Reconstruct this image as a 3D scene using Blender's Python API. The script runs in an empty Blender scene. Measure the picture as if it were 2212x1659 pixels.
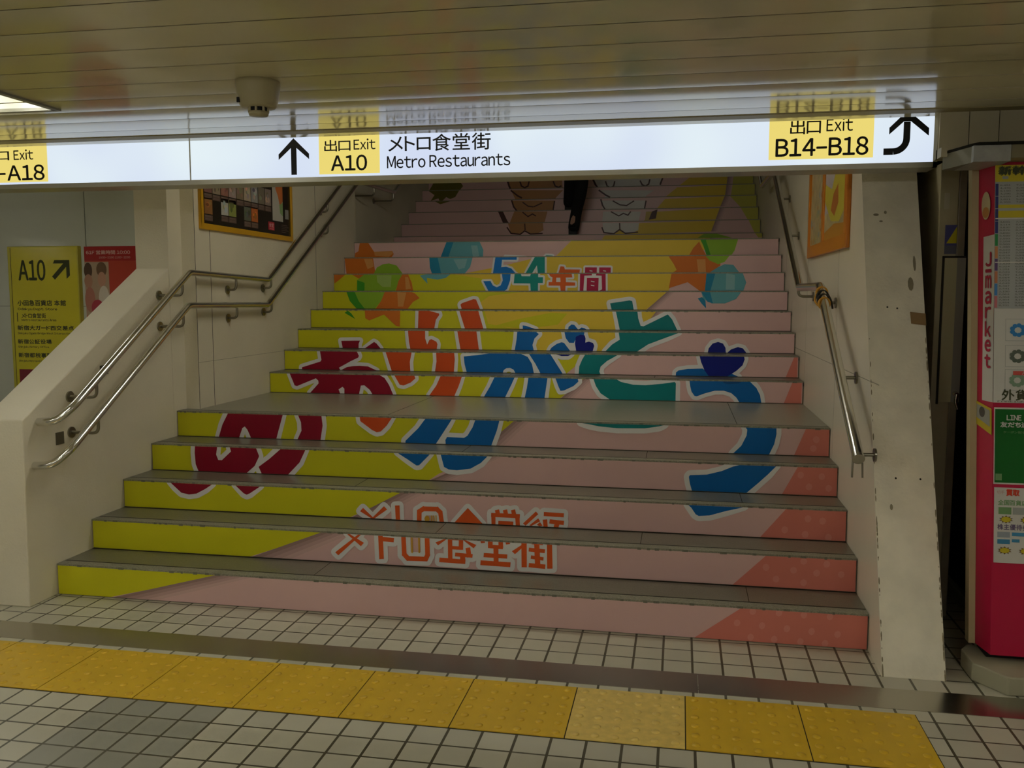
import bpy, bmesh, math, random
from mathutils import Vector, Matrix
from mathutils.geometry import tessellate_polygon, delaunay_2d_cdt
import numpy as np
random.seed(7)
SC = bpy.context.scene
COL = SC.collection
# ------------------------------------------------------------------ camera, world, exposure
CAM = (2.2681, -3.8449, 1.4777)
YAW, PITCH, ROLL = 0.1851, -0.0982, 0.001
cam_data = bpy.data.cameras.new('camera')
cam_data.sensor_fit = 'HORIZONTAL'; cam_data.sensor_width = 36.0
cam_data.lens = 1936.79 / 2212 * 36.0
cam_data.clip_start = 0.05
cam = bpy.data.objects.new('camera', cam_data); COL.objects.link(cam)
cam.matrix_world = (Matrix.Translation(CAM) @ Matrix.Rotation(YAW, 4, 'Z') @ Matrix.Rotation(math.pi / 2 + PITCH, 4, 'X')
                    @ Matrix.Rotation(ROLL, 4, 'Z'))
SC.camera = cam
world = bpy.data.worlds.new('world'); SC.world = world; world.use_nodes = True
bg = world.node_tree.nodes['Background']
bg.inputs[0].default_value = (1.0, 0.93, 0.72, 1); bg.inputs[1].default_value = 0.05
SC.view_settings.view_transform = 'Standard'; SC.view_settings.look = 'None'
SC.view_settings.gamma = 1.0; SC.view_settings.exposure = 0.0; SC.view_settings.use_curve_mapping = False
TUBE_POWER = 35.0        # glow of every fluorescent tube
SIGN_POWER = 0.92        # glow of the lit sign

# ------------------------------------------------------------------ materials
MATS = {}
def _nodes(name):
    m = bpy.data.materials.new(name); m.use_nodes = True
    nt = m.node_tree
    return m, nt, nt.nodes['Principled BSDF']
def mat(name, rgb, rough=0.5, spec=0.5, metal=0.0, bump=None, var=None, coat=0.0, aniso=None):
    if name in MATS: return MATS[name]
    m, nt, b = _nodes(name)
    b.inputs['Base Color'].default_value = (*rgb, 1); b.inputs['Roughness'].default_value = rough
    b.inputs['Metallic'].default_value = metal; b.inputs['Specular IOR Level'].default_value = spec
    b.inputs['Coat Weight'].default_value = coat; b.inputs['Coat Roughness'].default_value = 0.12
    geo = nt.nodes.new('ShaderNodeNewGeometry')
    if var:
        n = nt.nodes.new('ShaderNodeTexNoise'); n.inputs['Scale'].default_value = var[0]; n.inputs['Detail'].default_value = 6
        nt.links.new(geo.outputs['Position'], n.inputs['Vector'])
        r = nt.nodes.new('ShaderNodeValToRGB'); a = var[1]
        r.color_ramp.elements[0].position = 0.3; r.color_ramp.elements[1].position = 0.7
        r.color_ramp.elements[0].color = (*[c * (1 - a) for c in rgb], 1); r.color_ramp.elements[1].color = (*[min(1, c * (1 + a)) for c in rgb], 1)
        nt.links.new(n.outputs['Fac'], r.inputs['Fac']); nt.links.new(r.outputs['Color'], b.inputs['Base Color'])
    if bump:
        n2 = nt.nodes.new('ShaderNodeTexNoise'); n2.inputs['Scale'].default_value = bump[0]; n2.inputs['Detail'].default_value = 3
        nt.links.new(geo.outputs['Position'], n2.inputs['Vector'])
        bp = nt.nodes.new('ShaderNodeBump'); bp.inputs['Strength'].default_value = bump[1]; bp.inputs['Distance'].default_value = 0.004
        nt.links.new(n2.outputs['Fac'], bp.inputs['Height']); nt.links.new(bp.outputs['Normal'], b.inputs['Normal'])
    MATS[name] = m
    return m
def emit(name, rgb, power):
    if name in MATS: return MATS[name]
    m = bpy.data.materials.new(name); m.use_nodes = True; nt = m.node_tree
    nt.nodes.remove(nt.nodes['Principled BSDF'])
    e = nt.nodes.new('ShaderNodeEmission'); e.inputs[0].default_value = (*rgb, 1); e.inputs[1].default_value = power
    nt.links.new(e.outputs[0], nt.nodes['Material Output'].inputs['Surface'])
    MATS[name] = m
    return m

WALL = (0.74, 0.68, 0.52)
M_PLASTER = mat('plaster', WALL, 0.6, 0.3, bump=(90, 0.35), var=(1.3, 0.08))
M_PANELWALL = mat('gloss_wall', (0.74, 0.68, 0.53), 0.32, 0.5, bump=(14, 0.05), var=(1.1, 0.06))
M_ENAMEL = mat('white_enamel', (0.56, 0.58, 0.50), 0.10, 0.5, var=(0.9, 0.03))
M_CEIL = mat('ceiling_enamel', (0.66, 0.60, 0.39), 0.12, 0.5, bump=(3.0, 0.03), var=(0.8, 0.05))
M_GROOVE = mat('ceiling_groove', (0.36, 0.32, 0.19), 0.6, 0.2)
M_STEEL = mat('stainless', (0.74, 0.73, 0.68), 0.2, 0.5, 1.0)
M_STEELDK = mat('bracket_steel', (0.30, 0.28, 0.22), 0.3, 0.5, 1.0)
M_LANDING = mat('granite_landing', (0.25, 0.24, 0.175), 0.3, 0.5, bump=(60, 0.08), var=(260, 0.22))
M_GRANITE = mat('granite', (0.135, 0.128, 0.09), 0.28, 0.5, bump=(60, 0.08), var=(260, 0.28))
M_NOSE = mat('nosing_stone', (0.22, 0.21, 0.15), 0.5, 0.4, bump=(150, 0.5), var=(170, 0.35))
M_JOINT = mat('joint_dark', (0.035, 0.03, 0.02), 0.8, 0.2)
M_BLACK = mat('black_print', (0.008, 0.008, 0.010), 0.5, 0.3)
M_DARK = mat('dark_trim_shade', (0.02, 0.019, 0.015), 0.9, 0.1)  # near-black for the header lip; also stands in for shade in gaps
M_ALU = mat('sign_aluminium', (0.42, 0.40, 0.32), 0.35, 0.5, 0.4)
M_TUBE = emit('tube_glow', (1.0, 0.985, 0.92), TUBE_POWER)
M_TUBEDIM = emit('tube_glow_dimmed', (1.0, 0.96, 0.82), TUBE_POWER * 0.12)  # glow cut so the upper flight stays dark
M_TUBEBOOST = emit('tube_glow_boosted', (1.0, 0.985, 0.92), TUBE_POWER * 2.0)  # glow raised to brighten the stair walls and landing
M_REFL = mat('white_reflector', (0.8, 0.8, 0.72), 0.25, 0.5)

def tile_mat():
    m, nt, b = _nodes('floor_tiles')
    N = nt.nodes; L = nt.links
    def math_(op, a, bb=None, c=None):
        n = N.new('ShaderNodeMath'); n.operation = op
        for i, v in enumerate((a, bb, c)):
            if v is None: continue
            if isinstance(v, (int, float)): n.inputs[i].default_value = v
            else: L.new(v, n.inputs[i])
        return n.outputs[0]
    geo = N.new('ShaderNodeNewGeometry'); sep = N.new('ShaderNodeSeparateXYZ'); L.new(geo.outputs['Position'], sep.inputs[0])
    X, Y = sep.outputs[0], sep.outputs[1]
    ux = math_('DIVIDE', math_('SUBTRACT', X, 2.46 - 0.118 * 200), 0.118)
    front = math_('LESS_THAN', Y, -0.5)
    y0 = math_('ADD', math_('MULTIPLY', front, (-0.988 + 0.379)), -0.379 - 0.118 * 200)
    uy = math_('DIVIDE', math_('SUBTRACT', Y, y0), 0.118)
    fx = math_('FRACT', ux); fy = math_('FRACT', uy)
    def near(f, w):
        d = math_('MINIMUM', f, math_('SUBTRACT', 1.0, f))
        return math_('LESS_THAN', d, w)
    g = math_('MAXIMUM', near(fx, 0.040), near(fy, 0.034))
    cell = N.new('ShaderNodeCombineXYZ'); L.new(math_('FLOOR', ux), cell.inputs[0]); L.new(math_('FLOOR', uy), cell.inputs[1])
    wn = N.new('ShaderNodeTexWhiteNoise'); wn.noise_dimensions = '2D'; L.new(cell.outputs[0], wn.inputs['Vector'])
    nz = N.new('ShaderNodeTexNoise'); nz.inputs['Scale'].default_value = 5.0; nz.inputs['Detail'].default_value = 5
    L.new(geo.outputs['Position'], nz.inputs['Vector'])
    v = math_('ADD', math_('MULTIPLY', wn.outputs['Value'], 0.16), math_('ADD', 0.80, math_('MULTIPLY', nz.outputs['Fac'], 0.16)))
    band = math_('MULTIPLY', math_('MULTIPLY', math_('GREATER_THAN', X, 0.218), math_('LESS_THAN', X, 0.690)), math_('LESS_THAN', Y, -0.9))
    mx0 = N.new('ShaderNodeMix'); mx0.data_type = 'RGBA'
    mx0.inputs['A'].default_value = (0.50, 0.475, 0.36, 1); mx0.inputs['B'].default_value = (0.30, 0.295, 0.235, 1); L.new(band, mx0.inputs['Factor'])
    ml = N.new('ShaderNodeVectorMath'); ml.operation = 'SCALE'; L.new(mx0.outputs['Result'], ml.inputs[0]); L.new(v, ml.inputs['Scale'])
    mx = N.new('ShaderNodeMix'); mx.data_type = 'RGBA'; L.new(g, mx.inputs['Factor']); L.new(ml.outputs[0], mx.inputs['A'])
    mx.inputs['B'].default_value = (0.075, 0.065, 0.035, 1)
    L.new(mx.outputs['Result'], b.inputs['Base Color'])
    b.inputs['Roughness'].default_value = 0.38
    bp = N.new('ShaderNodeBump'); bp.inputs['Strength'].default_value = 0.5; bp.inputs['Distance'].default_value = 0.002
    L.new(math_('SUBTRACT', 1.0, g), bp.inputs['Height']); L.new(bp.outputs['Normal'], b.inputs['Normal'])
    return m
M_TILES = tile_mat()

# ------------------------------------------------------------------ mesh builder
class MB:
    def __init__(s): s.v = []; s.f = []; s.m = []; s.mats = []; s.smooth = []; s.fn = None
    def mi(s, m):
        if m not in s.mats: s.mats.append(m)
        return s.mats.index(m)
    def add(s, vs, fs, m, smooth=False):
        o = len(s.v); k = s.mi(m)
        s.v += [tuple(p) for p in vs]
        for f in fs: s.f.append([i + o for i in f]); s.m.append(k); s.smooth.append(smooth)
        return s
    def box(s, x0, x1, y0, y1, z0, z1, m):
        vs = [(x, y, z) for x in (x0, x1) for y in (y0, y1) for z in (z0, z1)]
        return s.add(vs, [(0, 1, 3, 2), (4, 6, 7, 5), (0, 4, 5, 1), (2, 3, 7, 6), (0, 2, 6, 4), (1, 5, 7, 3)], m)
    def prism(s, pts, axis, a, b, m):
        """pts: 2-D outline in the two axes other than `axis`, extruded from a to b."""
        def mk(p, t):
            q = list(p); q.insert(axis, t); return tuple(q)
        n = len(pts); vs = [mk(p, a) for p in pts] + [mk(p, b) for p in pts]
        tri = tessellate_polygon([[Vector((p[0], p[1], 0)) for p in pts]])
        fs = [tuple(t) for t in tri] + [tuple(i + n for i in t[::-1]) for t in tri] + [(i, (i + 1) % n, (i + 1) % n + n, i + n) for i in range(n)]
        return s.add(vs, fs, m)
    def flat(s, pts, m):
        """one planar polygon, any outline, 3-D points"""
        p = [Vector(q) for q in pts]
        n = Vector((0, 0, 0))
        for i in range(len(p)): n += p[i].cross(p[(i + 1) % len(p)])
        ax = max(range(3), key=lambda i: abs(n[i])); ij = [i for i in range(3) if i != ax]
        tri = tessellate_polygon([[Vector((q[ij[0]], q[ij[1]], 0)) for q in p]])
        return s.add(pts, [tuple(t) for t in tri], m)
    def tube(s, path, r, m, seg=14, caps=True):
        P = [Vector(p) for p in path]; n = len(P)
        T = []
        for i in range(n):
            t = (P[min(i + 1, n - 1)] - P[max(i - 1, 0)]); T.append(t.normalized())
        up = Vector((0, 0, 1)) if abs(T[0].z) < 0.9 else Vector((1, 0, 0))
        a = T[0].cross(up).normalized(); vs = []
        rr = r if isinstance(r, (list, tuple)) else [r] * n
        for i in range(n):
            a = (a - T[i] * a.dot(T[i])).normalized(); b = T[i].cross(a)
            for k in range(seg):
                w = 2 * math.pi * k / seg
                vs.append(P[i] + (a * math.cos(w) + b * math.sin(w)) * rr[i])
        fs = [(i * seg + k, i * seg + (k + 1) % seg, (i + 1) * seg + (k + 1) % seg, (i + 1) * seg + k) for i in range(n - 1) for k in range(seg)]
        s.add(vs, fs, m, True)
        if caps:
            s.add(vs[:seg], [tuple(range(seg))[::-1]], m); s.add(vs[-seg:], [tuple(range(seg))], m)
        return s
    def lathe(s, c, prof, m, seg=28, smooth=True):
        vs = []; n = len(prof)
        for r, z in prof:
            for k in range(seg):
                w = 2 * math.pi * k / seg; vs.append((c[0] + r * math.cos(w), c[1] + r * math.sin(w), c[2] + z))
        fs = [(i * seg + k, i * seg + (k + 1) % seg, (i + 1) * seg + (k + 1) % seg, (i + 1) * seg + k) for i in range(n - 1) for k in range(seg)]
        return s.add(vs, fs, m, smooth)
    def build(s, name, parent=None, bevel=0.0):
        me = bpy.data.meshes.new(name)
        vs = [s.fn(p) for p in s.v] if s.fn else s.v
        me.from_pydata(vs, [], s.f)
        for m in s.mats: me.materials.append(m)
        me.polygons.foreach_set('material_index', s.m); me.polygons.foreach_set('use_smooth', s.smooth)
        bm = bmesh.new(); bm.from_mesh(me)
        if len(bm.faces) < 6000 and not any(s.smooth) and bevel: bmesh.ops.remove_doubles(bm, verts=bm.verts, dist=1e-6)
        bmesh.ops.recalc_face_normals(bm, faces=bm.faces); bm.to_mesh(me); bm.free()
        me.update()
        o = bpy.data.objects.new(name, me); COL.objects.link(o)
        if parent: o.parent = parent
        if bevel:
            bv = o.modifiers.new('bevel', 'BEVEL'); bv.width = bevel; bv.segments = 2; bv.limit_method = 'ANGLE'
        return o
def tag(o, label, cat, group=None, kind=None):
    o['label'] = label; o['category'] = cat
    if group: o['group'] = group
    if kind: o['kind'] = kind
    return o
def thing(name, label, cat, loc=(0, 0, 0), group=None):
    o = bpy.data.objects.new(name, None); o.empty_display_size = 0.1; COL.objects.link(o)
    o.location = loc
    return tag(o, label, cat, group)
def place(child, root):
    """parent a mesh that was built in world coordinates to a root that stands somewhere"""
    child.parent = root; child.matrix_parent_inverse = Matrix.Translation(root.location).inverted()
    return child
def struct(o): o['kind'] = 'structure'; return o
def fillet(path, r, n=5):
    P = [Vector(p) for p in path]; out = [P[0]]
    for i in range(1, len(P) - 1):
        a, b, c = P[i - 1], P[i], P[i + 1]
        d = min(r, (a - b).length * .45, (c - b).length * .45)
        p, q = b + (a - b).normalized() * d, b + (c - b).normalized() * d
        for k in range(n + 1):
            t = k / n; out.append(p * (1 - t) ** 2 + b * 2 * t * (1 - t) + q * t * t)
    out.append(P[-1]); return out
# ------------------------------------------------------------------ lettering
_TXT = {}
def _outline(ch):
    """one character as flat triangles in em units; Latin letters use the full-width forms of the sans face"""
    if ch not in _TXT:
        c = bpy.data.curves.new('lettering', 'FONT'); c.size = 1.0; c.resolution_u = 4
        c.body = chr(ord(ch) + 0xFEE0) if 0x21 <= ord(ch) <= 0x7e else ch
        o = bpy.data.objects.new('lettering', c); COL.objects.link(o)
        me = bpy.data.meshes.new_from_object(o.evaluated_get(bpy.context.evaluated_depsgraph_get()))
        vs = [(v.co.x, v.co.y) for v in me.vertices]; fs = [tuple(p.vertices) for p in me.polygons]
        bpy.data.objects.remove(o); bpy.data.curves.remove(c); bpy.data.meshes.remove(me)
        x0 = min(v[0] for v in vs); x1 = max(v[0] for v in vs)
        _TXT[ch] = ([(x - x0, y) for x, y in vs], fs, x1 - x0)
    return _TXT[ch]
def glyphs(s):
    key = ('line', s)
    if key not in _TXT:
        vs, fs, pen = [], [], 0.0
        for ch in s:
            if ch == ' ': pen += 0.26; continue
            if ch == '\u2013': g = ([(0, .30), (.46, .30), (.46, .365), (0, .365)], [(0, 1, 2, 3)], .46)
            else: g = _outline(ch)
            fs += [tuple(i + len(vs) for i in f) for f in g[1]]; vs += [(x + pen, y) for x, y in g[0]]
            pen += g[2] + (0.07 if ord(ch) < 0x2000 else 0.10)
        xs = [v[0] for v in vs]; ys = [v[1] for v in vs]; w = max(xs) - min(xs) or 1; h = max(ys) - min(ys) or 1
        _TXT[key] = ([((x - min(xs)) / w, (y - min(ys)) / h) for x, y in vs], fs, w / h)
    return _TXT[key]
def text(mb, s, F, box, m, bold=0.0, off=0.0):
    """fit lettering s into box (u0,u1,v0,v1) of the plane F(u,v,off)"""
    vs, fs, _ = glyphs(s); u0, u1, v0, v1 = box
    for k, (dx, dy) in enumerate(((0, 0), (bold, 0), (-bold, 0), (0, bold), (0, -bold)) if bold else ((0, 0),)):
        mb.add([F(u0 + (u1 - u0) * x + dx, v0 + (v1 - v0) * y + dy, off + 0.00003 * k) for x, y in vs], fs, m)
def rect(mb, F, u0, u1, v0, v1, m, off=0.0):
    mb.add([F(u0, v0, off), F(u1, v0, off), F(u1, v1, off), F(u0, v1, off)], [(0, 1, 2, 3)], m)
def poly(mb, F, pts, m, off=0.0):
    mb.add([F(u, v, off) for u, v in pts], [tuple(t) for t in tessellate_polygon([[Vector((u, v, 0)) for u, v in pts]])], m)
def oval(mb, F, u, v, a, b, m, off=0.0, n=20):
    poly(mb, F, [(u + a * math.cos(2 * math.pi * k / n), v + b * math.sin(2 * math.pi * k / n)) for k in range(n)], m, off)
def plane_y(y0): return lambda u, v, o=0.0: (u, y0 - o, v)
def plane_xp(x0): return lambda u, v, o=0.0: (x0 + o, u, v)
def plane_xm(x0): return lambda u, v, o=0.0: (x0 - o, u, v)
INK = {}
def ink(name, rgb): return mat('ink_' + name, rgb, 0.42, 0.35)
ART={1:"y -745,155 137,155 -454,0 -745,0;s 137,155 296,155 -250,0 -454,0;p 2546,155 3067,155 3067,0 2354,0;t 2546,83 2542,71 2532,66 2522,70 2518,81 2522,93 2532,98 2542,94;t 2649,78 2645,66 2636,61 2626,65 2622,76 2626,87 2636,93 2645,89;t 2752,72 2748,61 2738,55 2728,59 2724,70 2728,82 2738,87 2748,83;t 2852,67 2848,56 2839,50 2829,54 2825,65 2829,76 2839,82 2848,78;t 2957,62 2953,51 2944,45 2934,49 2930,60 2934,71 2944,77 2953,73;t 2604,24 2599,12 2590,7 2580,11 2576,22 2580,33 2590,39 2599,35;t 2701,22 2697,10 2687,5 2677,9 2673,20 2677,31 2687,37 2697,33;t 2808,21 2804,9 2794,4 2785,7 2781,18 2785,30 2794,35 2804,31;t 2908,19 2904,7 2895,2 2885,6 2881,17 2885,28 2894,34 2904,30;t 2610,138 2605,126 2596,121 2586,125 2582,136 2586,148 2596,153 2606,149;t 2718,139 2714,128 2704,122 2694,126 2690,137 2694,149 2704,154 2714,150;t 2818,137 2815,125 2805,120 2796,124 2792,135 2796,146 2805,151 2815,147;t 2923,136 2920,125 2910,120 2901,124 2897,134 2901,146 2910,151 2919,147",
2:"y -745,310 547,310 147,155 -745,155;s 547,310 679,310 329,155 147,155;p 2670,310 3067,310 3067,155 2527,155;t 2688,250 2684,238 2673,233 2662,237 2657,249 2661,261 2672,266 2683,262;t 2808,244 2804,232 2793,227 2783,231 2778,242 2782,254 2793,259 2803,255;t 2908,236 2904,225 2894,219 2883,223 2878,235 2882,246 2893,252 2904,248;t 2733,198 2729,186 2719,181 2708,185 2703,196 2707,208 2718,214 2729,209;t 2853,188 2849,177 2839,171 2828,175 2823,187 2827,198 2838,204 2849,200;t 2851,288 2847,276 2836,270 2825,274 2821,286 2825,298 2835,303 2846,299;t 2950,280 2946,268 2936,263 2925,267 2921,278 2925,290 2935,295 2946,291;t 3013,236 3009,224 2999,219 2989,223 2984,234 2988,246 2998,251 3009,247;r 667,310 738,245 754,263 683,310;r 723,310 603,207 619,192 739,310;r 828,310 832,184 856,187 852,310;r 846,276 907,273 910,295 849,298;r 946,310 949,208 973,210 969,310;r 947,213 975,183 993,200 965,230;r 972,184 1076,187 1077,210 973,208;r 1077,187 1093,222 1071,231 1055,196;r 1091,214 1089,310 1065,310 1067,212;u 996,310 997,225 1005,225 1004,310;u 1032,310 1033,227 1041,227 1040,310;r 1161,310 1119,284 1132,270 1174,310;r 1258,310 1309,265 1323,282 1272,310;r 1181,310 1182,197 1204,198 1203,310;r 1191,299 1253,301 1253,310 1192,310;r 1236,310 1235,254 1257,255 1258,310;r 1199,254 1250,254 1251,271 1200,271;r 1216,220 1303,218 1305,236 1218,239;r 1269,264 1276,217 1299,223 1292,269;r 1241,234 1243,193 1268,196 1267,236;r 1137,187 1267,185 1269,207 1139,210;r 1343,310 1346,292 1366,295 1364,310;r 1466,310 1469,292 1489,296 1486,310;r 1380,310 1380,274 1403,275 1403,310;r 1431,310 1432,273 1455,275 1454,310;r 1380,270 1453,268 1455,286 1382,288;r 1407,277 1408,195 1432,197 1431,279;r 1358,224 1474,223 1475,244 1360,245;r 1342,184 1489,182 1491,206 1344,208;r 1556,310 1497,261 1512,247 1571,310;r 1543,310 1544,185 1570,186 1569,310;r 1605,310 1609,198 1635,201 1630,310;r 1592,300 1646,298 1648,310 1593,310;r 1578,264 1656,260 1658,279 1580,283;r 1588,229 1649,223 1651,240 1590,246;r 1578,187 1658,183 1660,205 1580,208;r 1666,310 1668,185 1694,187 1691,310",
3:"y -745,466 872,466 578,310 -745,310;s 872,466 979,466 694,310 578,310;p 2785,466 3067,466 3067,310 2669,310;t 2904,416 2899,403 2888,397 2877,401 2872,414 2876,427 2887,433 2899,428;t 2971,408 2966,395 2955,389 2944,393 2939,406 2943,419 2954,425 2966,420;t 2798,357 2794,344 2782,338 2771,342 2766,355 2770,368 2781,374 2793,370;t 2893,339 2889,326 2877,320 2866,325 2861,337 2865,350 2876,356 2888,352;t 3000,330 2996,316 2985,310 2973,315 2968,328 2972,341 2983,347 2995,342;C -454,466 -209,466 -251,431 -302,404 -347,397 -392,405 -426,434;C -71,466 70,466 10,418 -8,410 -25,417;B 2324,466 2585,466 2505,436 2426,410 2375,405 2360,413 2338,445;r 632,349 692,310 709,310 649,368;r 764,382 696,310 712,310 781,365;r 824,388 827,310 851,310 849,390;r 967,310 968,371 943,370 942,310;r 955,348 991,371 979,393 943,369;r 971,365 1056,367 1057,392 972,390;r 1036,375 1065,348 1081,368 1053,394;r 1055,368 1063,310 1087,310 1079,372;u 1011,326 1007,314 996,310 986,313 982,325 987,338 997,343 1007,339;u 1018,344 1018,310 1024,310 1023,345;u 1030,345 1031,310 1036,310 1036,345;u 1042,346 1043,310 1048,310 1048,346;r 1214,393 1291,310 1144,310;r 1356,387 1362,359 1384,365 1378,393;r 1398,389 1403,361 1425,367 1420,395;r 1440,391 1445,363 1467,369 1461,397;r 1336,352 1485,351 1486,373 1337,373;r 1337,367 1338,310 1359,310 1359,369;r 1461,365 1464,310 1486,310 1483,367;r 1373,310 1451,310 1452,333 1374,333;r 1568,391 1502,326 1515,310 1580,377;r 1580,356 1534,317 1545,310 1590,341;r 1608,369 1710,367 1711,388 1609,390;r 1603,350 1607,310 1629,310 1626,353;r 1636,332 1710,327 1712,349 1639,354;r 1665,339 1659,310 1684,310 1690,334;r 1573,322 1587,310 1603,319 1589,337",
4:"y -745,621 1266,621 988,509 929,466 -745,466;s 1266,621 1342,621 1016,466 929,466;p 2869,621 3067,621 3067,466 2796,466;t 2901,572 2896,559 2885,553 2873,558 2868,571 2872,584 2884,590 2896,585;t 3003,569 2999,556 2987,550 2976,555 2971,567 2975,580 2987,586 2998,581;t 2943,513 2939,500 2927,494 2915,499 2910,512 2915,525 2926,531 2938,526;t 3039,510 3034,497 3023,491 3011,496 3006,508 3010,521 3022,527 3033,522;C -466,621 -327,621 -335,569 -323,538 -301,537 -242,590 -249,621 -87,621 -70,568 -99,511 -148,466 -449,466 -465,508 -469,574;C 60,621 210,621 174,541 104,466 -58,466 -75,507 -8,555;B 753,621 934,621 873,550 858,548 810,579;B 996,621 1257,621 1220,575 1163,542 1087,530 1040,533 1014,546;B 2581,621 2762,621 2723,569 2675,521 2620,466 2344,466 2333,507 2327,542 2333,551 2418,557 2492,578 2549,604",
5:"y -745,776 1358,776 1288,708 1179,621 -745,621;s 1358,776 1435,776 1273,621 1179,621;p 2940,776 3067,776 3067,621 2884,621;t 3013,713 3008,699 2996,693 2983,699 2977,712 2982,726 2995,732 3008,726;t 2999,665 2994,651 2982,645 2969,650 2963,664 2968,677 2981,683 2994,678;C -406,776 -52,776 -96,621 -260,621 -282,673 -298,692 -314,682 -336,621 -469,621 -444,699;C 46,776 193,776 199,711 184,621 39,621 65,677 63,727;O 430,776 627,776 595,722 559,687 534,681 505,694 434,744;B 829,776 986,776 966,737 892,621 708,621 708,636 786,712;B 1125,776 1266,776 1251,711 1219,621 950,621 948,648 958,666 1059,664 1079,677 1109,726;G 1736,776 2189,776 2162,761 2084,748 1936,745 1836,752 1776,763;B 2627,776 2788,776 2789,737 2779,682 2754,621 2565,621 2607,668 2633,724 2636,756",
6:"y -657,924 1638,924 1471,776 -657,776;s 1638,924 1697,924 1544,776 1471,776;p 2993,924 3053,924 3053,776 2944,776;C -498,924 183,924 217,897 250,848 279,776 125,776 106,810 66,842 40,839 26,776 -85,776 -84,814 -98,828 -128,808 -117,776 -344,776 -279,849 -281,869 -299,885 -445,826 -463,831;O 290,924 438,924 443,897 408,867 357,846 329,851;O 626,924 780,924 757,849 726,776 545,776 596,851;B 1012,924 1153,924 1131,867 1088,776 938,776 979,849;B 1250,924 1382,924 1363,776 1225,776 1239,843;B 1438,924 1591,924 1595,897 1562,866 1497,834 1472,831 1457,864;G 1697,924 1855,924 1883,900 1964,883 2045,881 2160,893 2239,906 2247,897 2247,776 1807,776 1746,820 1714,869;B 2336,924 2727,924 2767,877 2792,829 2801,776 2660,776 2642,809 2608,839 2559,854 2502,853 2440,835 2385,813 2371,815 2350,844 2340,885;M 2549,924 2674,924 2655,904 2586,898 2560,904",
7:"y -657,1071 1641,1071 1481,924 -657,924;p 3030,1071 3053,1071 3053,924 2979,924;C -369,1071 -79,1071 -64,1033 -71,1020 -131,992 -222,943 -212,924 -514,924 -514,942 -367,987 -359,1000;C -201,924 -159,949 -110,957 -61,960 5,956 70,924;O 143,1071 341,1071 327,993 330,924 187,924 166,992;O 526,1071 662,1071 666,1017 659,924 517,924 529,1001;B 733,1040 834,1051 919,1071 1154,1071 1202,1043 1233,993 1247,924 1112,924 1099,950 1073,962 1046,959 1027,944 1022,924 754,924 739,983;B 1212,1071 1366,1071 1453,924 1294,924 1258,994;N 1408,1071 1514,1071 1492,1053 1445,1052;G 1612,1071 1840,1071 1768,1022 1723,982 1714,946 1722,924 1568,924 1572,981 1592,1029;B 2244,924 2246,949 2262,963 2324,975 2426,979 2483,937 2620,947 2665,924;N 2404,1071 2702,1071 2705,1044 2692,1006 2656,970 2624,947 2593,924 2467,924 2439,966 2414,1024",
8:"y -657,1219 1864,1219 1710,1071 -657,1071;k 1206,1219 1881,1219 1710,1071 1166,1071;C -299,1130 -147,1133 -158,1109 -159,1071 -288,1071;C -34,1124 -15,1113 17,1071 -108,1071;O 237,1219 372,1219 372,1155 387,1108 405,1144 420,1150 460,1131 468,1112 462,1071 254,1071 243,1132;O 623,1219 770,1219 788,1071 646,1071;B 1080,1219 1222,1219 1243,1196 1210,1162 1195,1114 1205,1071 1062,1071 1075,1155;B 1412,1137 1431,1132 1475,1071 1324,1071 1338,1097 1376,1124;B 1433,1219 1580,1219 1576,1181 1523,1175 1503,1133 1468,1133 1442,1169;N 1517,1178 1550,1194 1582,1189 1589,1165 1587,1136 1613,1144 1644,1134 1653,1113 1642,1071 1520,1071 1511,1128;G 1830,1219 2255,1219 2180,1182 2042,1128 1965,1071 1736,1071 1783,1125 1838,1160;N 2464,1071 2466,1071 2471,1104 2498,1139 2536,1151 2570,1140 2588,1110 2591,1071;N 2603,1071 2627,1099 2674,1116 2709,1107 2733,1071",
9:"y -657,1367 2094,1367 1981,1219 -657,1219;k 776,1367 2094,1367 1974,1219 1006,1219 805,1261;y 860,1247 1044,1298 1297,1349 1421,1342 1348,1257 1078,1219;s 2094,1367 2141,1367 2028,1219 1981,1219;O 247,1367 334,1367 412,1339 415,1327 387,1289 374,1219 241,1219;O 577,1367 728,1367 767,1219 620,1219;B 1077,1250 1100,1248 1176,1219 1078,1219;B 1429,1219 1432,1242 1455,1260 1477,1256 1504,1219;B 1512,1219 1532,1238 1557,1231 1567,1219;G 1790,1367 1951,1367 1957,1310 1976,1253 1998,1250 2176,1340 2207,1304 2247,1219 1820,1219;6 -339,1367 -308,1334 -277,1291 -366,1340;1 -197,1367 96,1367 92,1233 61,1239 -38,1328 -161,1280 -193,1298",
10:"y -657,1515 2170,1515 2006,1367 -657,1367;k 760,1475 1023,1515 2170,1515 2006,1367 614,1367;s 2170,1515 2224,1515 2063,1367 2006,1367;O 523,1405 535,1417 631,1450 652,1447 684,1367 534,1367;G 1726,1419 1876,1442 1897,1437 1910,1367 1739,1367;5 -444,1515 -108,1515 -147,1432 -199,1367 -359,1367 -416,1432;6 -444,1515 -373,1515 -339,1432 -289,1367 -359,1367 -416,1432;1 -114,1515 114,1515 145,1494 182,1457 125,1426 80,1367 -193,1367 -147,1432;2 -7,1515 69,1501 42,1388 -2,1388;3 2422,1515 2718,1515 2684,1455 2601,1420 2503,1420 2437,1455;4 2422,1515 2488,1515 2511,1420 2470,1433;4 2396,1459 2429,1468 2454,1442 2461,1382 2428,1416",
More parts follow.
